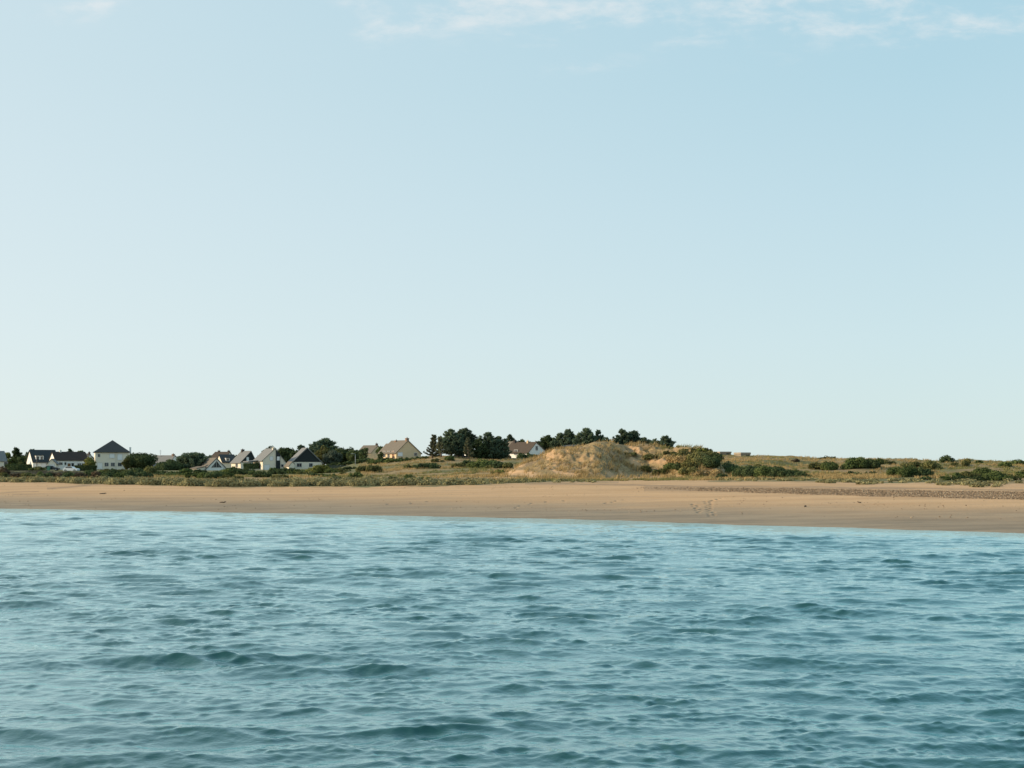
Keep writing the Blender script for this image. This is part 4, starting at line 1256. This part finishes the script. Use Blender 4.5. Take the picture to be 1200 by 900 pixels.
# ------------------------------------------------------------------ hedges and bushes
hedge(7, 36, 544.6, 551.5, 340, 'dark', 'clipped dark green hedge at far left above the stone wall')
hedge(88, 112, 545.8, 552, 335, 'dark', 'clipped dark hedge between white car and hip roofed house')
hedge(286, 303.5, 543.3, 550, 362, 'dark', 'clipped dark hedge below the slate hung gable')
hedge(180, 193, 555.2, 560, 236, 'dark', 'low clipped hedge under the dome shaped tree, left piece')
hedge(194.5, 219, 555.4, 560, 236, 'green', 'low clipped hedge under the dome shaped tree, right piece')
B = bush
for a in [
    (3, 546, 560, 10, 'brown', 'brownish bush at the left edge before the stone wall'),
    (3, 552, 561, 9, 'olive', 'low olive bush at the left edge in front of the brownish bush'),
    (46, 546, 552, 12, 'olive', 'olive garden bush in front of the slate roofed house', 330),
    (38, 547, 552, 7, 'green', 'small green shrub at the end of the far left hedge', 330),
    (45, 551.5, 560.3, 7, 'green', 'bright green bush growing over the stone wall'),
    (54, 553, 560.5, 14, 'dark', 'dark bush covering the stone wall right of the bright green bush'),
    (65, 553, 560.3, 13, 'brown', 'brown bush at the joint of the two stone walls'),
    (80, 552.4, 560.4, 15, 'dark', 'dark bush over the stone wall below the white car'),
    (93, 553, 560.4, 14, 'brown', 'dry brown bush on the stone wall below the clipped hedge'),
    (105, 550.5, 560, 15, 'dark', 'dark bush at the right end of the stone wall'),
    (118, 550.5, 560.2, 18, 'green', 'green bush below the garage door of the hip roofed house'),
    (124, 549, 556, 12, 'olive', 'olive garden bush under the left ground floor window of the hip roofed house', 300),
    (133, 549, 560, 18, 'dark', 'dark bush below the middle window of the hip roofed house'),
    (143, 548.5, 559, 16, 'olive', 'olive green bush below the white door of the hip roofed house', 270),
    (152, 550, 560.2, 20, 'dark', 'dark wide bush below the right corner of the hip roofed house'),
    (167, 552, 560.2, 18, 'dark', 'dark low bush in front of the broad grey green tree'),
    (176, 545, 558, 12, 'olive', 'pale olive bush left of the dome shaped tree', 262),
    (226, 551, 560, 18, 'green', 'green bush under the spreading pine'),
    (243, 551.5, 560.3, 22, 'green', 'wide green bush below the cream shed'),
    (257, 550.5, 559, 18, 'dark', 'dark green bush under the glazed gable'),
    (272, 546, 558.5, 26, 'green', 'tall green bush mound right of the glazed gable cottage', 270),
    (290, 549, 559, 22, 'dark', 'dark bush mound below the clipped hedge and slate hung gable', 262),
    (309, 551, 559.5, 22, 'dark', 'dark low bush below the terrace wall'),
    (320, 546.8, 553, 8, 'green', 'small round shrub beside the white garage door', 330),
    (335, 547.5, 558.5, 26, 'dark', 'dark bush mound under the slate strip of the white house', 280),
    (352, 549.5, 558, 20, 'green', 'green bush mound under the windows of the black gabled house', 280),
    (330, 556, 560.5, 30, 'olive', 'flat olive green scrub patch before the white gabled house'),
    (270, 556.5, 561, 34, 'olive', 'flat olive scrub patch before the tall green bush mound'),
    (362, 548, 557, 16, 'yellow', 'yellowish bush left in front of the black gabled house', 275),
    (376, 543.8, 556.5, 22, 'yellow', 'big yellow green bush at the right foot of the black gabled house', 272),
    (368, 553.5, 559, 18, 'dark', 'dark low bush below the big yellow green bush'),
    (384, 554, 559, 22, 'green', 'low green bush below the fence'),
    (400, 547.5, 553, 22, 'olive', 'olive bush at the foot of the slatted fence'),
    (396, 557.5, 562, 20, 'dark', 'dark bush just behind the strip of shore scrub, below the fence'),
    (416, 552.8, 560, 17, 'green', 'round green bush on the grass below the street lamp'),
    (402, 552, 556, 8, 'olive', 'tiny olive bush on the grass left of the street lamp'),
    (437, 543.6, 553.5, 36, 'olive', 'large domed olive bush right of the street lamp'),
    (424, 547, 553, 12, 'green', 'green bush at the left flank of the large domed olive bush'),
    (478, 543.8, 549, 17, 'olive', 'small olive bush on the slope below the large tan house'),
    (502, 541, 549, 26, 'dark', 'dark domed bush on the slope below the pale conifers'),
    (489, 544, 548.5, 12, 'dark', 'dark low bush at the left flank of the dark domed bush'),
    (512, 536.8, 541.5, 14, 'olive', 'olive bush high on the slope under the pale conifers'),
    (527, 533.5, 540, 10, 'green', 'green shrub at the top of the slope left of the dark car'),
    (540, 541.5, 548, 22, 'olive', 'olive bush on the slope below the dark car'),
    (556, 540.5, 548, 18, 'green', 'green bush on the slope below the white cabin'),
    (568, 537, 548, 24, 'green', 'tallest green bush on the slope below the pine group'),
    (584, 539.5, 548.5, 20, 'dark', 'dark green bush on the slope left of the big dune'),
    (575, 544, 549, 16, 'olive', 'low olive bush in front of the tallest green slope bush'),
    (597, 541, 549, 14, 'olive', 'olive bush at the upper left flank of the big dune'),
    (584, 550, 556, 18, 'yellow', 'yellow green low bush at the left foot of the big dune'),
    (460, 557.8, 562.5, 14, 'dark', 'low dark bush on the flat grass below the tan house'),
    (477, 554.8, 562.5, 15, 'green', 'rounded green bush on the flat grass, tallest of its three neighbours'),
    (495, 558, 562.5, 20, 'green', 'wide low green bush right of the rounded green bush on the flat grass'),
    (429, 536.2, 546, 22, 'dark', 'dark garden bush below the low sunlit cream wall', 330),
    (452, 536, 546, 24, 'dark', 'dark garden bush below the tan wing', 322),
    (472, 535.6, 545.5, 22, 'dark', 'dark garden bush below the sunny gable of the tan house', 318),
    (488, 534.6, 542, 16, 'dark', 'dark garden bush below the right corner of the tan house', 315),
    (498, 534.2, 540, 12, 'green', 'green shrub right of the tan house towards the pines', 305),
    (446, 528.6, 535, 5, 'dark', 'narrow dark shrub against the sunlit wall of the tan house', 338),
    (591, 530.5, 538, 8, 'dark', 'dark shrub left of the white wing', 322),
    (597, 533, 538, 4, 'brown', 'brown shrub in front of the white wing', 320),
    (611, 530.5, 538, 10, 'dark', 'dark shrub covering the foot of the white wing', 318),
    (621, 530.5, 537, 18, 'dark', 'dark shrub below the white gable', 318),
    (828, 527, 541, 24, 'olive', 'olive dark bush on the right shoulder of the big dune'),
    (812, 524.5, 531, 22, 'olive', 'olive bush capping the right shoulder of the big dune'),
    (822, 524.2, 530, 12, 'yellow', 'yellowish green bush tip at the top right of the big dune'),
    (838, 529, 540, 16, 'dark', 'dark bush tumbling down the right end of the big dune'),  # dark leaf colour also stands in for shadow on this end
    (796, 540, 551, 14, 'dark', 'dark bush in the hollow of the big dune'),
    (786, 541, 551, 12, 'green', 'greenish bush left in the hollow of the big dune'),
    (808, 545, 556, 18, 'greenish', 'straw green bush low on the right part of the big dune'),
    (783, 528, 533, 16, 'olive', 'olive bush in the saddle under the last dune pine'),
    (846, 554.5, 562, 14, 'dark', 'dark low bush at the right foot of the big dune'),
    (856, 540, 560, 26, 'dark', 'tall dark bush right behind the end of the big dune', 208),
    (878, 543.5, 560.5, 30, 'dark', 'dark bush mound second from the big dune'),
    (898, 544.5, 561, 28, 'green', 'green bush mound in the middle of the dark thicket'),
    (918, 546, 561, 28, 'dark', 'dark bush mound toward the right end of the thicket'),
    (938, 552, 561.3, 26, 'dark', 'dark low bush mound near the tapering end of the thicket'),
    (955, 556.5, 561.5, 22, 'olive', 'flat olive bush at the tapering end of the thicket'),
    (890, 542.5, 552, 16, 'olive', 'olive bush peeping over the dark thicket'),
    (912, 545.5, 552, 14, 'olive', 'pale olive bush behind the right half of the thicket'),
    (933, 537.3, 541.5, 9, 'brown', 'small brown bush on the grassy slope above the thicket'),
    (958, 541, 550, 20, 'olive', 'olive bush at the left flank of the shiny green bush'),
    (972, 539.3, 551, 20, 'green', 'shiny green bush on the slope, left of the larger dark green one'),
    (970, 533.6, 539, 22, 'olive', 'olive bush on the skyline above the shiny green bush', 296),
    (991, 543.8, 550, 14, 'dark', 'small dark bush between two big green slope bushes'),
    (1004, 534.3, 549, 24, 'green', 'largest green bush near the skyline, sunlit on its left'),
    (1017, 535.5, 548.5, 20, 'dark', 'dark right half neighbour of the largest skyline bush'),
    (1028, 536, 546, 12, 'green', 'round green bush by the skyline right of the large pair', 255),
    (1040, 537.3, 545, 16, 'olive', 'olive bush on the skyline further right of the large pair', 262),
    (1000, 552, 557, 22, 'dark', 'flat dark bush on the grassy hollow below the large pair'),
    (1020, 551.5, 556, 14, 'dark', 'flat dark bush right in the grassy hollow'),
    (1059, 544, 559, 32, 'green', 'big glossy green bush standing on the dune foot'),
    (1082, 547, 559, 24, 'dark', 'dark bush joined to the right of the big glossy green bush'),
    (1070, 539.8, 549, 24, 'olive', 'olive bush behind the big glossy green bush'),
    (1090, 538.8, 550, 20, 'olive', 'brownish olive bush on the bank above the glossy green bush'),
    (1086, 557.5, 562.5, 12, 'dark', 'small dark bush at the foot of the bank right of the glossy green bush'),
    (1109, 532.9, 538.3, 12, 'dark', 'lone wind leaning bush on the skyline', 282),
    (1127, 540.3, 546, 24, 'olive', 'low olive bush on the right hand slope under the skyline'),
    (1134, 537, 541, 9, 'olive', 'small olive skyline bush right of the wind leaning one', 275),
    (1148, 539, 542, 8, 'green', 'tiny green skyline bush in the right part', 272),
    (1179, 539.5, 547, 14, 'green', 'green bush near the skyline at the right edge'),
    (1193, 537, 542.5, 20, 'green', 'flat green bush on the skyline at the right edge', 262),
    (1106, 557.5, 563, 18, 'green', 'low green bush left in the large right hand thicket'),
    (1120, 553, 562.5, 20, 'green', 'green bush second from left in the large right hand thicket'),
    (1137, 551, 562.5, 22, 'olive', 'olive bush in the middle of the large right hand thicket'),
    (1153, 546.5, 562, 24, 'green', 'highest green bush of the large right hand thicket'),
    (1168, 549.5, 563, 24, 'green', 'green bush right of the highest one in the right hand thicket'),
    (1184, 553, 563, 22, 'olive', 'olive bush near the right end of the right hand thicket'),
    (1197, 552, 560, 16, 'green', 'green bush cut off by the right edge'),
    (1147, 557, 563.5, 22, 'dark', 'dark bush at the foot of the highest right hand thicket bush'),
    (20, 553.5, 560.5, 16, 'brown', 'brown scrubby bush low against the stone wall under the far left hedge'),
    (32, 552.5, 560.5, 14, 'olive', 'olive scrubby bush against the stone wall under the far left hedge'),
    (112, 552, 560.5, 14, 'brown', 'brown bush where the stone wall ends'),
    (126, 552, 560.5, 18, 'dark', 'dark low bush in front of the left wall of the hip roofed house'),
    (140, 552.5, 560.5, 18, 'green', 'green low bush in front of the dark middle bush of the hip roofed house'),
    (160, 548, 556, 18, 'dark', 'dark bush tucked under the broad grey green tree', 300),
    (186, 551, 557, 16, 'dark', 'dark bush between pale olive bush and dome shaped tree', 290),
    (204, 552, 559, 26, 'dark', 'dark bush filling the foot of the dome shaped tree', 270),
    (218, 548, 556, 14, 'green', 'green bush between dome shaped tree and spreading pine', 290),
    (234, 549.5, 556, 18, 'dark', 'dark bush under the right half of the spreading pine', 300),
    (250, 552.5, 560.5, 20, 'dark', 'dark low bush below the left foot of the glazed gable'),
    (264, 552, 560, 18, 'green', 'green low bush below the right foot of the glazed gable'),
    (280, 549, 559, 22, 'dark', 'dark bush between the two green and dark mounds below the clipped hedge', 255),
    (300, 551, 559.5, 20, 'green', 'green bush below the right end of the clipped hedge', 255),
    (322, 550, 559.3, 22, 'dark', 'dark bush below the white garage door', 262),
    (345, 549.5, 558.5, 20, 'green', 'green bush between white gabled and black gabled houses', 268),
    (358, 551, 558.5, 20, 'olive', 'olive bush below the left window of the black gabled house', 262),
    (388, 549, 556, 18, 'green', 'green bush between the big yellow green bush and the fence', 270),
    (410, 546, 552.5, 16, 'dark', 'dark bush at the foot of the street lamp', 300),
    (392, 541, 549, 22, 'dark', 'dark undergrowth bush below the pale silvery tree', 345),
    (412, 540, 549, 20, 'dark', 'dark undergrowth bush below the trees left of the lamp', 345),
    (441, 537.5, 546, 22, 'green', 'green garden bush between the two dark ones below the cream wall', 318),
    (462, 537, 546, 22, 'green', 'green garden bush below the tan wing and the tan gable', 312),
    (480, 537.5, 544, 20, 'dark', 'dark low bush in the row below the tan gable', 310),
    (422, 538, 547, 14, 'dark', 'dark bush under the small round dark tree', 330),
    (549, 538.5, 548, 18, 'dark', 'dark bush on the slope straight below the white cabin', 268),
    (577, 538.5, 548, 18, 'green', 'green bush between the tallest slope bush and the dark one left of the dune', 262),
    (866, 543, 560.5, 24, 'green', 'green bush in the thicket, second from the dune', 196),
    (888, 545, 561, 26, 'dark', 'dark bush in the thicket left of its middle', 186),
    (908, 546, 561, 26, 'dark', 'dark bush in the thicket right of its middle', 186),
    (928, 549, 561, 24, 'green', 'green bush low in the right half of the thicket', 182),
    (816, 529, 545, 26, 'greenish', 'large straw green bush on the shoulder of the big dune, sunlit left'),
    (803, 532, 545, 24, 'straw', 'yellowish scrub bush on the left of the dune shoulder'),
    (833, 533, 548, 20, 'dark', 'large dark bush on the steep right end of the big dune'),  # dark shrub whose leaf colour also keeps the dune end in shadow
    (822, 550, 559, 22, 'straw', 'yellow green bush at the front foot of the dune shoulder'),
    (1175, 556, 563.5, 24, 'green', 'green low bush at the foot of the right hand thicket'),
    (1128, 556.5, 563, 22, 'dark', 'dark low bush under the middle of the right hand thicket'),
    (800, 527.5, 536, 18, 'greenish', 'straw green bush at the top left of the dune shoulder beside the pale saddle'),
    (793, 531, 541, 16, 'straw', 'yellowish bush under the olive one at the edge of the pale saddle'),
    (812, 536, 549, 20, 'greenish', 'straw green bush in the middle of the dune shoulder'),
    (827, 524.8, 531, 16, 'olive', 'olive bush forming the crest at the right end of the big dune'),
    (805, 524.6, 529, 18, 'olive', 'olive bush forming the crest of the dune shoulder'),
    (776, 547, 556, 18, 'olive', 'olive scrub in the shaded hollow of the big dune'),
    (757, 545, 553, 18, 'olive', 'olive scrub patch on the shaded face left of the hollow'),
    (738, 528, 534, 16, 'olive', 'olive scrub under the dip of the dune crest'),
    (762, 531, 538, 16, 'olive', 'olive scrub on the shaded upper face by the pale saddle'),
    (840, 549, 558, 14, 'straw', 'straw green tuft bush at the sandy right end of the big dune'),
    (1208, 548, 558, 18, 'olive', 'olive bush just at the right edge of the view'),
]:
    px, yt, yb, w, lf, lab = a[:6]
    B(px, yt, yb, w, lf, lab, a[6] if len(a) > 6 else None, group='bushes on the dunes and in the gardens')


# ------------------------------------------------------------------ ground cover too many to count
def scrub():
    """strip of low grey green shore scrub along the top of the beach"""
    rng = np.random.default_rng(77)
    blobs = []
    top = lambda u: np.interp(u, [-60, 0, 150, 300, 440, 600, 640], [560.5, 560.5, 560.5, 562, 562, 563, 564])
    bot = lambda u: np.interp(u, [-60, 0, 60, 100, 150, 200, 250, 300, 400, 500, 560, 600, 640], [565.5, 565.5, 566, 568, 568.3, 569.5, 571.2, 570.5, 570.3, 569.5, 568.5, 566.5, 565.5])
    k = 0
    while k < 400:
        if k < 200:      # rounded mounds along the sand edge
            u = -70 + 690 * (k // 2 + rng.uniform(-.4, .4)) / 100
            f = rng.uniform(.0, .12) if k % 2 else rng.uniform(.12, .45)
            r = rng.uniform(.6, 1.05) * np.interp(u, [-70, 60, 140, 480, 615], [.8, .8, 1.15, 1.15, .6])
            hgt = r * rng.uniform(.65, .95)
        else:
            u = rng.uniform(-70, 615)
            f = rng.uniform(.4, 1)
            r = rng.uniform(.25, .5); hgt = r * .5
        y = bot(u) - .4 - f * (bot(u) - top(u))
        d = find_d(u, y, 130, 260)
        X = wx(u, d)
        z = float(terr(X, d))
        blobs.append((X, d, z + hgt * .15, r, r, hgt))
        k += 1
    for (u0, u1, y0, y1, n) in [(960, 1000, 563.5, 566, 10), (1005, 1036, 565, 568, 16), (1100, 1140, 565.5, 569, 18), (1140, 1178, 566.5, 571, 26), (600, 700, 563.5, 565.8, 26), (845, 960, 561.5, 563.8, 40),
                                (960, 1200, 562.5, 566.5, 70)]:
        for _ in range(n):
            u, y = rng.uniform(u0, u1), rng.uniform(y0, y1)
            d = find_d(u, y, 100, 220)
            X = wx(u, d); z = float(terr(X, d)); r = rng.uniform(.25, .6)
            blobs.append((X, d, z + .1, r, r, r * .5))
    V, Fc = blob_leaves(blobs, .10, 1.0, rng, 1.4, None, .28)
    o = mesh_np('shore_scrub', V, Fc, LEAF['grey'])
    tag(o, 'strip of low grey green shore scrub along the top of the beach', 'scrub', kind='stuff')


scrub()


def blades(name, pts, hgt, leaf, label, per=9, wid=.05, seed=1):
    rng = np.random.default_rng(seed)
    n = len(pts)
    P = np.repeat(pts, per, 0)
    hh = np.repeat(hgt, per)
    N = len(P)
    P = P + np.stack([rng.normal(0, .16, N), rng.normal(0, .16, N), np.zeros(N)], 1)
    a = rng.uniform(0, 2 * pi, N)
    side = np.stack([np.cos(a), np.sin(a), np.zeros(N)], 1) * wid
    lean = np.stack([rng.normal(.22, .32, N), rng.normal(0, .32, N), np.ones(N)], 1) * (hh * rng.uniform(.6, 1.15, N))[:, None]
    b = P - (0, 0, .08)
    V = np.stack([b - side, b + side, P + lean * .6 + side * .6, P + lean], 1).reshape(-1, 3)
    o = mesh_np(name, V, np.arange(4 * N).reshape(N, 4), LEAF[leaf])
    return tag(o, label, 'grass', kind='stuff')


def grass():
    rng = np.random.default_rng(5)
    n = 60000
    u = rng.uniform(-60, 1260, n)
    d = 165 + 175 * rng.random(n) ** 1.25
    X = wx(u, d)
    z = terr(X, d)
    py = HOR + (CAM_H - z) * F / d
    dune = (u > 578) & (u < 862) & (d > 184) & (d < 222)
    pa = fbm(X / 6, d / 5, 131, 3)
    cl = vnoise(X / 1.5 + .4 * d, d / 1.9, 171) * .65 + vnoise(X / .7, d / .8, 172) * .35
    keep = np.where(dune, (cl > .48) & (pa > -.22), pa > -.05)
    keep &= ~((u < 420) & (d > 240)) & (py < 563.5)
    keep &= ~((u < 600) & (py > 559.5) & (rng.random(n) < .85))
    bare = .55 * np.exp(-((u - 612) / 28) ** 2 - ((py - 557) / 6) ** 2) + .8 * np.exp(-((u - 770) / 13) ** 2 - ((py - 541) / 3.5) ** 2) + .7 * np.exp(-((u - 838) / 12) ** 2 - ((py - 553) / 7) ** 2) \
        + .6 * np.exp(-((u - 745) / 40) ** 2 - ((py - 557) / 5) ** 2)
    keep &= ~(dune & (rng.random(n) < bare * 1.1))
    green = fbm(X / 12, d / 8, 141, 3) + np.where((u > 785) & (u < 862) & dune, .15, 0) - np.where(dune & (u < 770), .26, 0) > .05
    pts = np.stack([X, d, z], 1)
    h = np.where(dune, rng.uniform(.35, .75, n) * (.5 + 1.1 * cl), rng.uniform(.2, .55, n))
    extra_n = 9000     # thick marram fringe on the crest
    k1 = keep & ~green
    k2 = keep & green
    blades('dry_marram_grass', pts[k1], h[k1], 'straw', 'dry straw coloured marram grass covering the dunes', 8, .045, 3)
    blades('green_marram_grass', pts[k2], h[k2] * .8, 'greenish', 'greener low grass patches among the dunes', 8, .05, 4)


grass()


def pebbles():
    """band of shingle above the sand on the right"""
    rng = np.random.default_rng(9)
    ico = np.array([(0, 0, 1), (.89, 0, .45), (.28, .85, .45), (-.72, .53, .45), (-.72, -.53, .45), (.28, -.85, .45), (.72, .53, -.45), (-.28, .85, -.45), (-.89, 0, -.45), (-.28, -.85, -.45), (.72, -.53, -.45), (0, 0, -1)])
    tri = np.array([(0, 1, 2), (0, 2, 3), (0, 3, 4), (0, 4, 5), (0, 5, 1), (1, 6, 2), (2, 7, 3), (3, 8, 4), (4, 9, 5), (5, 10, 1), (6, 7, 2), (7, 8, 3), (8, 9, 4), (9, 10, 5), (10, 6, 1),
                    (11, 7, 6), (11, 8, 7), (11, 9, 8), (11, 10, 9), (11, 6, 10)])
    n = 330000
    u = rng.uniform(740, 1290, n)
    d = rng.uniform(98, 142, n)
    X = wx(u, d)
    z = terr(X, d)
    py = HOR + (CAM_H - z) * F / d
    lo = np.interp(u, [740, 860, 960, 1080, 1200], [570.5, 571.5, 573, 575, 576.5])
    hi = np.interp(u, [740, 860, 960, 1080, 1200], [572.5, 577, 580, 582.5, 585.5])
    dens = np.interp(u, [740, 800, 900, 1000, 1100], [.03, .10, .3, .75, 1.0])
    nz = fbm(X / 3, d / 2, 151, 3)
    k = (py > lo + nz * 1.5) & (py < hi + nz * 2) & (rng.random(n) < dens * .75)
    X, d, z = X[k], d[k], z[k]
    # single stones and scraps strewn over the rest of the beach, thicker along old tide lines
    n0, n2 = len(X), 11000
    u2 = rng.uniform(-40, 1240, n2)
    d2 = rng.uniform(70, 172, n2)
    X2 = wx(u2, d2); z2 = terr(X2, d2)
    line = vnoise(X2 / 30 + 3, z2 * 9, 181)
    k2 = (z2 > .06) & (z2 < 1.5) & (line * .8 + vnoise(X2 / 5, d2 / 4, 182) * .5 > rng.uniform(.62, 1.35, n2))
    X, d, z = np.concatenate([X, X2[k2]]), np.concatenate([d, d2[k2]]), np.concatenate([z, z2[k2]])
    n = len(X)
    s = np.clip(np.exp(rng.normal(math.log(.036), .40, n)), .015, .075)
    s[n0:] = np.clip(s[n0:], .012, .05)
    V = ico[None] * s[:, None, None] * np.stack([rng.uniform(.8, 1.5, n), rng.uniform(.7, 1.2, n), rng.uniform(.45, .9, n)], 1)[:, None, :] + rng.normal(0, .012, (n, 12, 3))
    V = V + np.stack([X, d, z + s * .25], 1)[:, None, :]
    m, g = new_mat('shingle_stones')
    geo = g.n('ShaderNodeNewGeometry')
    c = g.ramp(geo.outputs['Random Per Island'], [(0, (.10, .068, .040)), (.5, (.21, .142, .085)), (.8, (.32, .225, .140)), (1, (.48, .37, .25))])
    bsdf_out(g, c, .8)
    o = mesh_np('shingle', V.reshape(-1, 3), (tri[None] + 12 * np.arange(n)[:, None, None]).reshape(-1, 3), m)
    tag(o, 'band of brown and grey shingle stones across the upper beach at right', 'shingle', kind='stuff')


pebbles()


# driftwood and weed lying on the sand
def drift(px, py, L, rz, label):
    d = find_d(px, py, 70, 180)
    X = wx(px, d)
    z = float(terr(X, d))
    r = random.Random(int(px))
    mb = MB()
    mb.tube([(-L / 2, 0, .03), (-L * .1, .05, .07), (L * .2, 0, .05), (L / 2, .04, .10)], [.03, .055, .05, .02], 7)
    mb.tube([(L * .1, 0, .06), (L * .28, .06, .13), (L * .42, .08, .15)], [.03, .02, .012], 6)
    mb.tube([(-L * .25, 0, .05), (-L * .36, -.08, .11)], [.022, .01], 6)
    root = mb.build('driftwood', M['drift'], None, True)
    root.location = (X, d, z)
    root.rotation_euler = (0, 0, rz)
    tag(root, label, 'driftwood', 'driftwood lying on the sand')


drift(120.5, 579, .75, .2, 'largest dark driftwood branch, lying on the sand below the hip roofed house')
drift(261, 589.3, .65, -.1, 'dark driftwood piece low on the wet sand below the glazed gable cottage')
drift(944, 594, .45, .9, 'small dark driftwood piece on the sand below the shiny green bush')
drift(1007, 589.5, .4, 2.0, 'small driftwood piece on the sand below the largest skyline bush')
